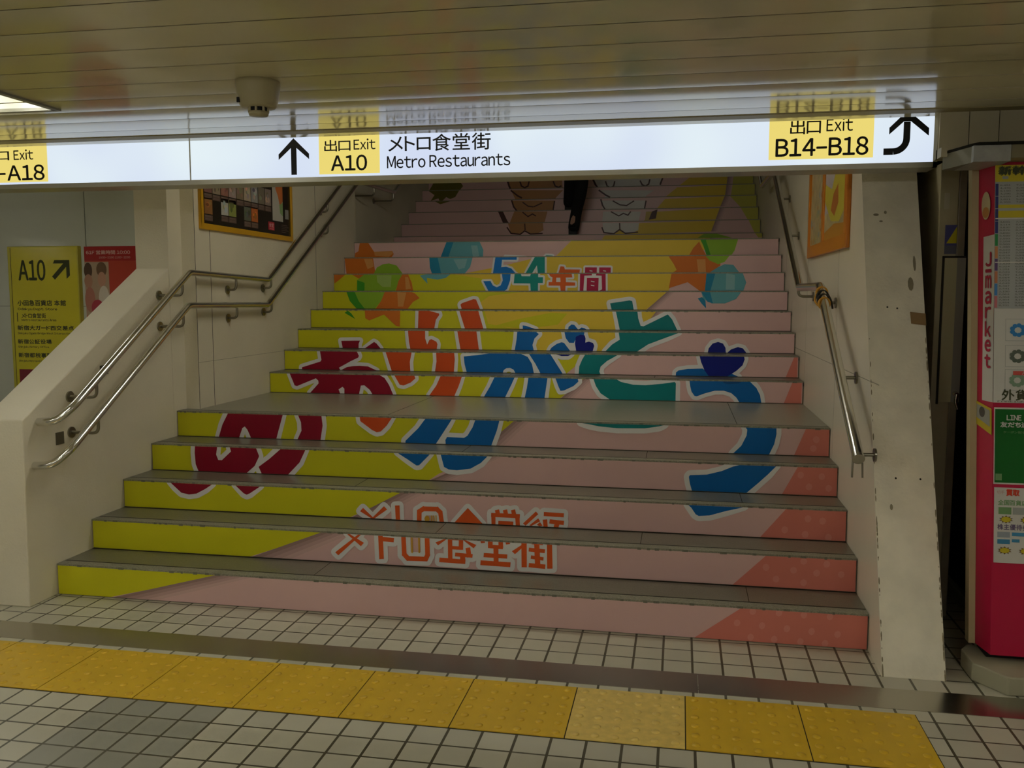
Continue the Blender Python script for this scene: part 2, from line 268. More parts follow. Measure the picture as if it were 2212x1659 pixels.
11:"y -657,1662 2245,1662 2170,1515 -657,1515;k 400,1662 2245,1662 2170,1515 848,1515 713,1607;b 814,1662 887,1662 883,1603 857,1532 838,1515 698,1515 656,1597 717,1599 738,1562 770,1547 803,1562 821,1603;g 920,1662 974,1662 979,1637 1049,1636 1055,1662 1117,1662 1117,1629 1157,1629 1156,1581 1116,1581 1115,1515 1055,1515 1051,1577 913,1579;o 1206,1662 1393,1662 1398,1626 1344,1625 1346,1588 1421,1585 1422,1559 1343,1558 1341,1515 1303,1515 1298,1559 1202,1560 1204,1589 1232,1589 1235,1627 1216,1636;w 1267,1624 1299,1624 1301,1589 1266,1589;c 1461,1662 1557,1662 1557,1642 1496,1640 1489,1515 1459,1515;c 1594,1662 1668,1662 1671,1515 1618,1515 1618,1515 1640,1529 1636,1639 1588,1642;c 1517,1621 1612,1621 1610,1515 1515,1515;w 1549,1599 1579,1594 1579,1586 1551,1590;w 1549,1567 1578,1562 1578,1554 1551,1558;1 -654,1662 -550,1662 -598,1615 -647,1580;1 -489,1662 -355,1662 -364,1600 -430,1621;5 -444,1607 -382,1662 -355,1662 -37,1662 -58,1619 -107,1515 -446,1515;6 -444,1607 -377,1586 -379,1515 -446,1515;8 -269,1648 -136,1648 -145,1550 -218,1550 -264,1592;1 -43,1662 9,1662 40,1584 51,1515 -100,1515 -78,1598;2 -18,1633 8,1633 32,1535 -14,1528;3 110,1646 166,1662 374,1662 334,1624 263,1611 172,1625 177,1576;1 2192,1662 2482,1662 2464,1515 2413,1515 2320,1586 2173,1538;3 2465,1662 2744,1662 2772,1583 2751,1515 2455,1515;4 2465,1662 2533,1662 2498,1515 2455,1515;7 2617,1662 2685,1641 2684,1527 2616,1527",
12:"k 1077,1810 2401,1810 2238,1662 424,1662 753,1727;b 707,1810 892,1810 891,1781 765,1782 758,1719 800,1723 845,1709 884,1662 889,1662 685,1662;g 1047,1810 1133,1810 1134,1662 1074,1662 1066,1734 1024,1662 968,1662;o 1267,1725 1297,1722 1305,1699 1432,1697 1428,1662 1249,1662;c 1476,1715 1574,1714 1573,1662 1474,1662;c 1594,1714 1690,1713 1689,1662 1593,1662;w 1512,1692 1536,1687 1537,1679 1514,1682;w 1626,1691 1650,1686 1651,1678 1628,1682;1 -650,1810 -387,1810 -366,1662 -384,1662 -634,1662;2 -471,1796 -394,1795 -382,1730 -439,1708;5 -384,1662 -354,1722 -298,1750 -242,1757 -173,1739 -117,1662;3 123,1810 507,1810 485,1722 437,1662 146,1662 128,1718;4 123,1810 198,1810 228,1662 146,1662 128,1718;7 339,1787 460,1790 438,1716 384,1702;1 2163,1810 2312,1810 2582,1810 2581,1725 2502,1662 2196,1662 2231,1689 2206,1738;2 2390,1775 2460,1775 2467,1662 2406,1662;5 2461,1810 2651,1810 2615,1754 2563,1735 2495,1765;3 2493,1662 2563,1711 2615,1735 2684,1729 2734,1662",
13:"k 1324,1958 2555,1958 2397,1810 1186,1810;b 744,1822 922,1810 918,1810 743,1810;g 1108,1829 1163,1825 1167,1810 1092,1810;1 -600,1958 -518,1958 -465,1871 -294,1878 -280,1850 -304,1810 -657,1810 -645,1861 -614,1877;2 -465,1871 -294,1875 -287,1854 -325,1826 -458,1836;3 210,1958 514,1958 546,1880 542,1810 154,1810 179,1876;4 210,1958 274,1958 225,1810 154,1810 179,1876;7 435,1920 491,1919 509,1826 452,1810;1 2412,1934 2436,1881 2477,1810 2327,1810 2365,1882;5 2422,1958 2731,1958 2705,1857 2677,1810 2477,1810 2446,1902;6 2422,1958 2466,1958 2512,1810 2477,1810 2446,1902",
14:"k 1441,2040 1483,2100 2563,2112 2545,2049;s 2563,2112 2614,2112 2597,2048 2545,2049;v 2989,2112 3087,2112 3087,2061 3022,2062;5 2425,2064 2489,2112 2618,2112 2770,2060",
15:"k 1460,2112 1839,2244 2608,2266 2566,2146;s 2608,2266 2661,2266 2619,2145 2566,2146;v 2942,2266 3087,2266 3087,2112 3011,2112;A 408,2266 792,2266 800,2181 729,2143 644,2148 601,2183 544,2142 444,2146;W 1435,2250 1819,2244 1813,2168 1745,2139 1663,2143 1619,2184 1567,2141 1443,2152;D 587,2252 592,2183 605,2184 600,2253;D 1609,2246 1613,2177 1625,2178 1622,2246;D 392,2213 440,2143 452,2151 404,2221;D 439,2144 548,2132 549,2146 440,2158;D 545,2131 602,2173 593,2184 536,2142;D 587,2172 658,2133 665,2145 594,2184;D 654,2134 790,2140 790,2153 653,2148;D 1421,2202 1445,2142 1458,2147 1434,2207;D 1445,2142 1557,2126 1559,2140 1447,2156;D 1554,2125 1624,2174 1616,2186 1546,2137;D 1609,2174 1677,2129 1684,2141 1617,2186;D 1674,2130 1811,2142 1810,2155 1672,2144",
16:"k 1827,2266 1992,2384 2662,2420 2618,2291;s 2662,2420 2716,2420 2673,2290 2618,2291;v 2877,2420 3087,2420 3087,2266 2962,2266;A 428,2420 800,2405 765,2266 369,2266;D 243,2420 300,2420 347,2313 376,2266 303,2278;W 1417,2395 1825,2388 1799,2266 1404,2266;E 1869,2285 1881,2388 1951,2386 1911,2266;D 1944,2387 2003,2408 1987,2311 1910,2298;D 516,2398 581,2345 589,2355 524,2408;D 582,2345 640,2377 633,2388 575,2357;D 626,2377 670,2351 676,2362 633,2388;D 1496,2387 1588,2337 1594,2348 1502,2398;D 1587,2337 1643,2368 1636,2379 1581,2348;D 1630,2368 1687,2343 1692,2354 1635,2379;D 1689,2343 1721,2387 1710,2394 1678,2351",
17:"k 1970,2420 2075,2546 2723,2574 2674,2453;s 2723,2574 2778,2574 2729,2453 2674,2453;v 2777,2574 3087,2574 3087,2438 2894,2441;9 -560,2574 -381,2574 -498,2534;A 346,2560 848,2551 826,2420 399,2420;W 1363,2542 1868,2533 1849,2420 1393,2420;D 336,2563 362,2482 379,2487 353,2568;D 358,2489 410,2420 425,2431 373,2499;D 1356,2555 1378,2480 1395,2484 1372,2559;D 1375,2488 1417,2420 1433,2420 1391,2495;D 1861,2534 1842,2420 1856,2420 1875,2531;D 833,2548 815,2432 829,2430 848,2546;D 467,2536 534,2487 542,2497 475,2547;D 530,2488 598,2479 600,2492 531,2501;D 605,2480 702,2522 696,2534 599,2492;D 1494,2531 1582,2483 1588,2494 1501,2543;D 1577,2485 1657,2475 1658,2488 1578,2498;D 1654,2475 1739,2527 1732,2538 1647,2486",
18:"k 2048,2574 2205,2703 2750,2728 2736,2603;s 2750,2728 2807,2728 2793,2602 2736,2603;v 2776,2598 2788,2728 3087,2728 3087,2591;9 -716,2728 -341,2728 -389,2643 -453,2622 -500,2645 -573,2574 -596,2632 -693,2603 -644,2671;A 286,2710 900,2698 824,2620 794,2574 348,2574;W 1322,2689 1944,2676 1857,2615 1850,2574 1338,2574 1397,2624;D 276,2702 362,2634 374,2647 288,2716;D 355,2638 411,2610 419,2626 363,2654;D 1309,2684 1397,2621 1407,2635 1320,2698;D 1389,2626 1443,2598 1451,2614 1396,2642",
19:"k 2196,2728 2378,2882 2774,2882 2763,2753;s 2774,2882 2832,2882 2821,2752 2763,2753;v 2807,2748 2814,2882 3087,2882 3087,2741;9 -720,2882 -409,2882 -361,2804 -410,2746 -801,2754 -753,2813;A 186,2882 847,2882 864,2728 234,2728;W 1219,2869 2030,2851 2003,2728 1297,2728;D 332,2845 354,2782 371,2787 348,2851;D 352,2784 401,2758 409,2773 360,2799;D 400,2758 449,2782 440,2797 392,2774;D 447,2780 462,2844 445,2848 430,2785;D 1360,2823 1382,2760 1398,2765 1376,2828;D 1380,2763 1428,2737 1435,2752 1388,2777;D 1426,2737 1473,2761 1465,2775 1419,2752;D 1472,2759 1486,2821 1469,2825 1456,2763;D 736,2836 764,2773 780,2779 752,2842;D 762,2775 811,2755 817,2770 768,2790;D 808,2755 849,2774 841,2789 801,2770;D 1766,2820 1793,2766 1808,2773 1780,2827;D 1791,2768 1838,2749 1844,2764 1797,2783;D 1837,2748 1882,2775 1874,2789 1828,2763;D 1881,2773 1894,2834 1878,2838 1865,2777;D 495,2748 598,2750 566,2728 519,2728;D 1556,2756 1663,2759 1633,2728 1587,2728;D 173,2882 201,2783 222,2789 195,2882;D 197,2795 226,2728 247,2728 218,2802;D 1206,2856 1243,2776 1263,2784 1226,2864;D 1238,2786 1283,2728 1302,2728 1256,2796;D 2026,2854 1997,2773 2014,2766 2043,2847;D 90,2742 202,2739 202,2753 90,2755"}
# ================================================================== the setting
XL, XL2, XR, XL3 = -0.745, -0.657, 3.067, -0.80
H1, T1, LAND, H2, T2, H3, T3 = 0.1552, 0.28067, 1.0873, 0.14773, 0.25213, 0.154, 0.278
CEIL = 2.175
STEP = []                                   # (y of riser, z bottom, z top, x left, x right)
for k in range(5): STEP.append((k * T1, k * H1, (k + 1) * H1, XL, XR))
for k in range(8): STEP.append((4 * T1 + LAND + k * T2, 0.776 + k * H2, 0.776 + (k + 1) * H2, XL2, 3.064))
for k in range(14): STEP.append((5.563 + k * T3, 1.958 + k * H3, 1.958 + (k + 1) * H3, XL3, 3.064))

mb = MB()
mb.box(-9, 7.5, -9, 0.02, -0.1, 0.0, M_TILES); mb.box(-9, -0.93, 0.02, 3.3, -0.1, 0.0, M_TILES); mb.box(3.3, 7.5, 0.02, 1.3, -0.1, 0, M_TILES)
struct(mb.build('floor'))

# corridor ceiling: slightly crowned metal strips running left to right, leaving holes for the recessed lamps
LAMPS = [(-0.40, -0.055, -2.03, -0.775), (-3.5, -3.16, -2.03, -0.775), (-6.45, -6.1, -1.25, 0.0), (-7.75, -7.4, -3.4, -2.15),
         (5.4, 5.74, -2.03, -0.775), (1.15, 1.49, -4.1, -2.85), (3.45, 3.79, -3.4, -2.15), (-1.95, -1.61, -4.1, -2.85)]  # last three are unseen lamps added to brighten pillar, booth and risers
PITCH_C, Y0C, YEND = 0.19, -0.12, -0.12
mb = MB()
nst = 47
for i in range(nst):
    ya, yb = Y0C - (i + 1) * PITCH_C, Y0C - i * PITCH_C
    ya += 0.0022; yb -= 0.0022
    cuts = sorted({ya, yb} | {c for L in LAMPS for c in (L[2], L[3]) if ya < c < yb})
    for a, b in zip(cuts, cuts[1:]):
        mid = (a + b) / 2; iv = [(-9.0, 7.5)]
        for L in LAMPS:
            if L[2] < mid < L[3]:
                iv = [s for x0, x1 in iv for s in ((x0, min(x1, L[0])), (max(x0, L[1]), x1)) if s[1] - s[0] > 1e-4]
        for x0, x1 in iv:
            n = 8; vs = []
            for j in range(n + 1):
                y = a + (b - a) * j / n; t = (y - (ya + yb) / 2) / (PITCH_C / 2)
                z = CEIL - 0.0011 * (1 - t * t)
                vs += [(x0, y, z), (x1, y, z)]
            mb.add(vs, [(2 * j, 2 * j + 1, 2 * j + 3, 2 * j + 2) for j in range(n)], M_CEIL, True)
    mb.box(-9, 7.5, yb - 0.004, yb + 0.0085, CEIL + 0.0015, CEIL + 0.004, M_GROOVE)
mb.box(-9, 7.5, -0.19, YEND, CEIL - 0.004, CEIL - 0.001, mat('edge_trim', (0.34, 0.29, 0.15), 0.55, 0.3))
mb.box(-9, 7.5, -9.06, YEND + 0.0, CEIL + 0.15, CEIL + 0.18, M_GROOVE)
struct(mb.build('ceiling'))

# lintel above the mouth of the stairs, sloping soffit over them, flat soffit of the side passage
mb = MB()
mb.box(-9, 3.222, -0.118, -0.05, CEIL - 0.004, 2.75, M_CEIL)
SO = [(-0.05, 2.70), (1.2, 3.15), (2.6, 3.25), (4.3, 4.1), (5.6, 4.35), (9.4, 6.4), (12.5, 6.4)]
mb.prism(SO + [(p[0], p[1] + 0.08) for p in SO[::-1]], 0, -0.9, 3.3, M_PLASTER)
struct(mb.build('ceiling_stairs'))
mb = MB(); mb.box(-9, -0.915, -0.05, 3.4, 2.62, 2.7, M_CEIL); struct(mb.build('ceiling_passage'))

# left wall of the stairs: low sloping parapet, then full height, stepping in at the landing and out again further up
TH = 0.215
mb = MB()
mb.prism([(-0.2, 0.0), (-0.185, 0.895), (1.09, 1.64), (1.095, 0.0)], 0, XL - TH, XL, M_PLASTER)
struct(mb.build('wall_parapet', bevel=0.006))
mb = MB()
mb.box(XL - TH, XL, 1.09, 1.235, 0, 2.9, M_PLASTER)
mb.box(XL - TH, XL2, 1.235, 4.02, 0, 5.0, M_PLASTER)
mb.box(XL3 - TH, XL3, 4.02, 12.5, 0, 7.0, M_PLASTER)
for yj, x0 in ((1.238, XL2), (1.42, XL2), (3.1, XL2)): mb.box(x0 - 0.002, x0 + 0.0008, yj - 0.002, yj + 0.002, 0.776, 3.0, M_JOINT)
mb.box(XL2 - 0.002, XL2 + 0.0006, 1.24, 4.0, 1.062, 1.0645, mat('joint_faint', (0.36, 0.33, 0.24), 0.7, 0.2))
wl = struct(mb.build('wall_left'))
mb = MB(); mb.box(XL, XL + 0.004, 0.035, 0.092, 0.742, 0.803, mat('plate_dark', (0.10, 0.085, 0.05), 0.6, 0.3))
mb.box(XL, XL + 0.004, 0.40, 0.466, 1.057, 1.107, MATS['plate_dark']); o = mb.build('cover_plate', wl); o['label'] = 'dark cover plates on the wall'

# right wall, its end leaning back
mb = MB()
mb.prism([(-0.268, 0.0), (0.66, 2.36), (0.66, 2.9), (12.5, 7.0), (12.5, 0.0)], 0, XR, XR + 0.235, M_PANELWALL)
for k, yj in enumerate((1.05, 2.2, 3.4)): mb.box(XR - 0.0006, XR + 0.002, yj - 0.0015, yj + 0.0015, 0.3, 3.0, MATS['joint_faint'])
mb.box(XR - 0.0006, XR + 0.002, 0.0, 4.0, 1.115, 1.118, MATS['joint_faint'])
wr = struct(mb.build('wall_right'))
# battered end face carries coarse plaster, chipped arrises, drilled holes and a scrap of tape
BS = 0.3932
def FB(u, v, o=0.0): return (u, -0.268 + BS * v - o, v)
mb = MB()
poly(mb, FB, [(XR + 0.001, 0.002), (XR + 0.234, 0.002), (XR + 0.234, 2.2), (XR + 0.001, 2.2)], mat('pillar_plaster', (0.86, 0.80, 0.64), 0.65, 0.25, bump=(60, 0.6), var=(7, 0.10)), 0.001)
o = mb.build('end_face', wr); o['label'] = 'rough pale plaster end of the wall'
mb = MB()
for (u, v) in ((3.152, 0.7316), (3.247, 0.7314), (3.150, 1.43), (3.19, 1.425)): oval(mb, FB, u, v, 0.004, 0.004, M_JOINT, 0.002, 10)
rs = random.Random(3)
for k in range(90):
    v = rs.uniform(0.0, 1.2) ** 1.5; side = rs.choice((0.004, 0.231)); a = rs.uniform(0.0015, 0.0045)
    oval(mb, FB, XR + side, v, a * 0.6, a * rs.uniform(1, 4.5), mat('chip', (0.26, 0.22, 0.13), 0.8, 0.1), 0.002 + 0.00002 * k, 7)
for k, (u, v, a, b) in enumerate(((3.27, 1.62, 0.006, 0.035), (3.25, 1.53, 0.012, 0.03), (3.12, 1.84, 0.012, 0.006), (3.16, 1.85, 0.006, 0.008), (3.14, 1.81, 0.008, 0.004), (3.13, 0.62, 0.006, 0.012))):
    oval(mb, FB, u, v, a, b, mat('scuff', (0.30, 0.26, 0.17), 0.8, 0.1), 0.0021 + 0.00003 * k, 9)
mb.build('chips_and_holes', wr)
mb = MB(); poly(mb, FB, [(3.243, 1.36), (3.304, 1.352), (3.304, 1.403), (3.241, 1.41)], mat('brown_tape', (0.30, 0.19, 0.08), 0.5, 0.3), 0.003)
o = mb.build('tape_scrap', wr); o['label'] = 'scrap of brown tape'

# far end and back of the hall, so that the light stays in
mb = MB(); mb.box(-0.98, 3.3, 12.4, 12.5, 3.0, 7.0, M_PLASTER); struct(mb.build('wall_top'))
mb = MB(); mb.box(-9, 7.5, -9.06, -9.0, 0, CEIL + 0.05, M_PLASTER); struct(mb.build('wall_rear'))
mb = MB(); mb.box(-9.06, -9, -9, 3.4, 0, 2.7, M_ENAMEL); struct(mb.build('wall_west'))
mb = MB(); mb.box(7.5, 7.56, -9, 1.3, 0, 2.7, M_PLASTER); struct(mb.build('wall_east'))
# enamelled panel wall of the side passage
mb = MB()
xs = [-9.0, -7.45, -5.9, -4.36, -2.813, -1.27, XL - TH]
for x0, x1 in zip(xs, xs[1:]):
    for z0, z1 in ((0, 1.381), (1.381, 2.65)):
        if x0 >= -2.82: z0, z1 = (0, 2.65) if z0 == 0 else (None, None)
        if z0 is None: continue
        mb.box(x0 + 0.004, x1 - 0.004, 3.2, 3.24, z0 + 0.0015, z1 - 0.0015, M_ENAMEL)
mb.box(-9, XL - TH, 3.212, 3.26, 0, 2.65, M_JOINT)
struct(mb.build('wall_passage'))

# right-hand side: planked wall over the booth, dark recess beside the pillar
mb = MB()
xk = [3.222 + 0.105 * i for i in range(41)]
for a, b in zip(xk, xk[1:]): mb.box(a + 0.0015, b - 0.0015, -0.12, -0.09, 2.035, CEIL, mat('fascia', (0.50, 0.45, 0.31), 0.5, 0.3, var=(5, 0.06)))
mb.box(3.222, 7.5, -0.105, -0.05, 2.0, CEIL, M_GROOVE)
mb.box(3.222, 7.5, -0.16, -0.09, 2.0, 2.035, MATS['fascia'])
struct(mb.build('trim_1'))
mb = MB(); mb.box(3.302, 7.5, 1.2, 1.3, 0, 2.2, M_DARK); mb.box(3.302, 7.5, -0.05, 1.2, 2.1, 2.2, M_DARK)  # near-black colour carries the shade of the unlit recess
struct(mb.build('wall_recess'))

# stainless channel cover let into the floor
mb = MB()
for a, b in ((-3.2, XL - 0.003), (XL, 2.36), (2.362, 4.9)): mb.box(a, b, -0.553, -0.378, -0.004, 0.002, mat('channel_steel', (0.50, 0.485, 0.43), 0.24, 0.5, 1.0, bump=(5, 0.03)))
tag(mb.build('channel_cover'), 'long flat stainless steel strip let into the floor before the stairs', 'floor strip')

# ================================================================== stairs
stair = thing('staircase', 'wide staircase with cartoon lettering stickers across its risers', 'staircase', (1.16, 0, 0))
def sub(o): return place(o, stair)
mb = MB()
for k0, k1, xa, xb in ((0, 5, XL, XR), (5, 13, XL2, XR), (13, 27, XL3, XR)):
    yend = STEP[k1][0] + 0.004 if k1 < 27 else 12.38
    prof = [(STEP[k0][0] + 0.004, max(0.0, STEP[k0][1] - 0.3))]
    for y, z0, z1, xl, xr in STEP[k0:k1]: prof += [(y + 0.004, z0), (y + 0.004, z1 - 0.03)]
    prof += [(yend, STEP[k1 - 1][2] - 0.03), (yend, max(0.0, STEP[k0][1] - 0.3))]
    if k0 == 0: prof = [p for i, p in enumerate(prof) if i != 1]
    mb.prism(prof, 0, xa + 0.001, xb - 0.001, mat('concrete', (0.25, 0.23, 0.17), 0.8, 0.2))
o = sub(mb.build('step_body'))
ART_COL = dict(y=(0.57, 0.54, 0.014), k=(0.72, 0.51, 0.045), s=(0.30, 0.19, 0.17), p=(0.64, 0.20, 0.15), t=(0.68, 0.26, 0.21), v=(0.50, 0.47, 0.08),
    C=(0.24, 0.005, 0.020), O=(0.58, 0.075, 0.013), B=(0.002, 0.115, 0.37), G=(0.002, 0.185, 0.185), N=(0.003, 0.010, 0.19), M=(0.004, 0.07, 0.22),
    c=(0.42, 0.008, 0.055), o=(0.72, 0.12, 0.012), b=(0.003, 0.18, 0.55), g=(0.002, 0.26, 0.22), w=(0.74, 0.73, 0.71), r=(0.66, 0.10, 0.018), u=(0.62, 0.33, 0.03),
    D=(0.07, 0.025, 0.02), A=(0.45, 0.22, 0.085), W=(0.66, 0.64, 0.60), E=(0.50, 0.36, 0.08))
ART_COL.update({'1': (0.60, 0.16, 0.02), '2': (0.66, 0.30, 0.08), '3': (0.12, 0.36, 0.40), '4': (0.015, 0.22, 0.36), '5': (0.25, 0.44, 0.03), '6': (0.05, 0.30, 0.02),
    '7': (0.24, 0.46, 0.47), '8': (0.34, 0.48, 0.12), '9': (0.14, 0.12, 0.012)})
M_PINK = mat('sticker_pink', (0.66, 0.425, 0.395), 0.35, 0.3, var=(2.2, 0.03))
M_HALO = mat('sticker_white', (0.74, 0.73, 0.71), 0.35, 0.35)
M_HALO_EDGE = mat('sticker_white_edge', (0.74, 0.73, 0.71), 0.35, 0.35); M_HALO_EDGE.node_tree.nodes['Principled BSDF'].inputs['Alpha'].default_value = 0.42
def art_mat(c): return mat('sticker_' + {'y': 'lime', 'k': 'golden', 's': 'mauve', 'p': 'coral', 't': 'coral_spot', 'v': 'sage', 'C': 'crimson', 'O': 'orange', 'B': 'blue', 'G': 'green', 'N': 'navy', 'M': 'navy_edge', 'c': 'cerise', 'o': 'tangerine', 'b': 'cobalt', 'g': 'teal', 'w': 'gloss_white', 'r': 'vermilion', 'u': 'ochre', 'D': 'umber', 'A': 'fawn', 'W': 'chalk', 'E': 'straw', '1': 'balloon_orange', '2': 'balloon_peach', '3': 'balloon_blue', '4': 'balloon_deep_blue', '5': 'balloon_green', '6': 'balloon_deep_green', '7': 'balloon_sheen_blue', '8': 'balloon_sheen_green', '9': 'olive'}[c], ART_COL[c], 0.38, 0.2)
LEVEL = {c: 1 for c in 'yk'}; LEVEL.update({c: 2 for c in 'spv'}); LEVEL.update({'t': 3}); LEVEL.update({c: 4 for c in '13569A'}); LEVEL['W'] = 4; LEVEL['E'] = 5
LEVEL.update({c: 5 for c in '2478'}); LEVEL.update({c: 8 for c in 'COBGcobgru'}); LEVEL.update({'N': 9, 'M': 9, 'w': 10, 'D': 6, 'u': 9})
HALO = dict(C=.026, O=.026, B=.026, G=.029, N=.026, c=.016, o=.016, b=.016, g=.016, r=.022)
ART_P = {}
for k, s in ART.items():
    ART_P[k] = [(q.split(' ')[0], [tuple(int(n) / 1000 for n in p.split(',')) for p in q.split(' ')[1:]]) for q in s.split(';') if q]
def clip(pts, z0, z1, x0, x1):
    for ax, lim, sgn in ((1, z0, 1), (1, z1, -1), (0, x0, 1), (0, x1, -1)):
        out = []
        for i in range(len(pts)):
            a, b = pts[i - 1], pts[i]; da, db = (a[ax] - lim) * sgn, (b[ax] - lim) * sgn
            if (da >= 0) != (db >= 0):
                t = da / (da - db); out.append((a[0] + (b[0] - a[0]) * t, a[1] + (b[1] - a[1]) * t))
            if db >= 0: out.append(b)
        pts = out
        if len(pts) < 3: return []
    return pts
def capsule(a, b, r):
    an = math.atan2(b[1] - a[1], b[0] - a[0]); out = []
    for k in range(7): w = an - math.pi / 2 + math.pi * k / 6; out.append((b[0] + r * math.cos(w), b[1] + r * math.sin(w)))
    for k in range(7): w = an + math.pi / 2 + math.pi * k / 6; out.append((a[0] + r * math.cos(w), a[1] + r * math.sin(w)))
    return out
def riser_art(k, mb, y, z0, z1, xl, xr):
    def put(pts, m, lev):
        yy = y - 0.0035 - 0.00035 * lev
        tri = tessellate_polygon([[Vector((p[0], p[1], 0)) for p in pts]])
        mb.add([(p[0], yy, p[1]) for p in pts], [tuple(t) for t in tri], m)
    caps, caps2 = [], []
    for kk in (k - 1, k, k + 1):
        for c, pts in ART_P.get(kk, []):
            if c in HALO:
                if kk != k and max(STEP[kk - 1][1], z0) > min(STEP[kk - 1][2], z1) + 0.001: continue
                for i in range(len(pts)):
                    a, b = pts[i - 1], pts[i]
                    if (a[0] - b[0]) ** 2 + (a[1] - b[1]) ** 2 < 1e-8: continue
                    q = clip(capsule(a, b, HALO[c]), z0, z1, xl, xr)
                    if len(q) > 2: caps.append(q)
                    q = clip(capsule(a, b, HALO[c] * 1.42), z0, z1, xl, xr)
                    if len(q) > 2: caps2.append(q)
    for caps, lev, mh in ((caps, 6.5, M_HALO),):
        if not caps: continue               # one flat outline: the union of all the strokes
        vs, fs = [], []
        for q in caps: fs.append(list(range(len(vs), len(vs) + len(q)))); vs += [Vector(p) for p in q]
        r = delaunay_2d_cdt(vs, [], fs, 1, 1e-5)
        mb.add([(p[0], y - 0.0035 - 0.00035 * lev, p[1]) for p in r[0]], [tuple(f) for f in r[2]], mh)
    for n_, (c, pts) in enumerate(ART_P.get(k, [])):
        if c == 's' and len(pts) == 4:      # printed page-curl: four bands from mauve to pink
            a0, a1, b1, b0 = pts
            for j in range(4):
                f, g = j / 4, (j + 1) / 4; L2 = lambda p, q, t: (p[0] + (q[0] - p[0]) * t, p[1] + (q[1] - p[1]) * t)
                cj = tuple(ART_COL['s'][i] + ((0.68, 0.445, 0.41)[i] - ART_COL['s'][i]) * (j / 4.0) for i in range(3))
                q = clip([L2(a0, a1, f * 1.15), L2(a0, a1, g * 1.15), L2(b0, b1, g * 1.15), L2(b0, b1, f * 1.15)], z0, z1, xl, xr)
                if len(q) > 2: put(q, mat('sticker_mauve_%d' % j, cj, 0.35, 0.35), LEVEL[c] + 0.1 * j)
            continue
        q = [p for i, p in enumerate(pts) if p != pts[i - 1]]
        if len(q) > 2: put([(min(max(x, xl), xr), min(max(z, z0), z1)) for x, z in q], art_mat(c), LEVEL[c] + 0.012 * n_)
for k, (y, z0, z1, xl, xr) in enumerate(STEP):
    # riser: vinyl panel with its slice of the picture
    mb = MB(); za, zb = z0 + 0.004, z1 - 0.008
    mb.box(xl + 0.006, xr - 0.006, y - 0.0035, y + 0.003, za, zb, M_PINK)
    riser_art(k + 1, mb, y, za, zb, xl + 0.006, xr - 0.006)
    o = sub(mb.build('riser'))
    # tread: flat slab, dark slot, roughened nosing
    yn = STEP[k + 1][0] if k + 1 < len(STEP) else 12.35
    mb = MB(); mb.box(xl + 0.002, xr - 0.002, y + 0.062, yn + 0.003, z1 - 0.03, z1, M_LANDING if k == 4 else M_GRANITE)
    mb.box(xl + 0.002, xr - 0.002, y + 0.050, y + 0.0645, z1 - 0.03, z1 + 0.0003, M_JOINT)
    mb.box(xl + 0.002, xr - 0.002, yn - 0.012, yn + 0.003, z1, z1 + 0.0006, M_JOINT)
    for xj in ((0.58, 2.585) if k % 2 == 0 else (1.1, 2.103)):
        mb.box(xj - 0.0015, xj + 0.0015, y + 0.06, yn, z1 - 0.01, z1 + 0.0004, M_JOINT)
    tr = sub(mb.build('tread'))
    if k == 4: tr['label'] = 'deep granite landing between the two flights'
    mb = MB(); mb.box(xl + 0.002, xr - 0.002, y - 0.004, y + 0.052, z1 - 0.008, z1 + 0.0006, M_NOSE)
    rn = random.Random(k); xx = xl + 0.02
    if k < 9:
        while xx < xr - 0.03:
            w = rn.uniform(0.010, 0.03)
            if rn.random() < 0.5: mb.box(xx, xx + w, y - 0.0046, y + 0.004, z1 - 0.0082 - rn.uniform(0, .003), z1 + 0.0008, M_GRANITE)
            xx += w + rn.uniform(0.01, 0.05)
    o = mb.build('nosing'); o.parent = tr
    o['label'] = 'roughened stone strip along the tread edge'
# ================================================================== hanging sign
# the sign's own layout is drawn in units of a narrower sign (1.2 = its middle, 1.958 = its lower edge) and enlarged by SK
SX, SY, SZ, SK = 1.0564, 0.12, 2.0225, 1.1345
def FS(u, v, o=0.0): return (SX + (u - 1.2) * SK, SY - o, SZ + (v - 1.958) * SK)
sign = thing('exit_sign', 'long backlit white direction sign with yellow exit panels hanging above the stairs', 'sign', (SX, SY, SZ))
def ss(o): return place(o, sign)
X0S, X1S, Z0S, Z1S = -1.36, 3.146, 1.958, 2.172
def sbox(mb, x0, x1, ya, yb, z0, z1, m):
    a, b = FS(x0, z0), FS(x1, z1); mb.box(a[0], b[0], SY + ya, SY + yb, a[2], b[2], m)
mb = MB()
sbox(mb, X0S - 0.012, X1S + 0.014, 0.006, 0.16, Z0S - 0.02, Z1S + 0.008, M_ALU)
sbox(mb, X0S - 0.012, X1S + 0.014, -0.004, 0.02, Z0S - 0.021, Z0S - 0.002, M_ALU)
sbox(mb, X0S - 0.012, X1S + 0.014, -0.004, 0.02, Z1S + 0.001, Z1S + 0.012, M_ALU)
sbox(mb, X1S, X1S + 0.014, -0.004, 0.02, Z0S - 0.021, Z1S + 0.012, M_ALU); sbox(mb, X0S - 0.012, X0S, -0.004, 0.02, Z0S - 0.021, Z1S + 0.012, M_ALU)
sbox(mb, 0.247, 0.252, -0.0025, 0.02, Z0S - 0.01, Z1S + 0.005, M_ALU)
ss(mb.build('housing'))
for x in (-0.9, 0.75, 2.4):
    p = FS(x, Z1S); ss(MB().box(p[0] - 0.02, p[0] + 0.02, SY + 0.06, SY + 0.1, p[2], 2.80, M_ALU).build('hanger'))
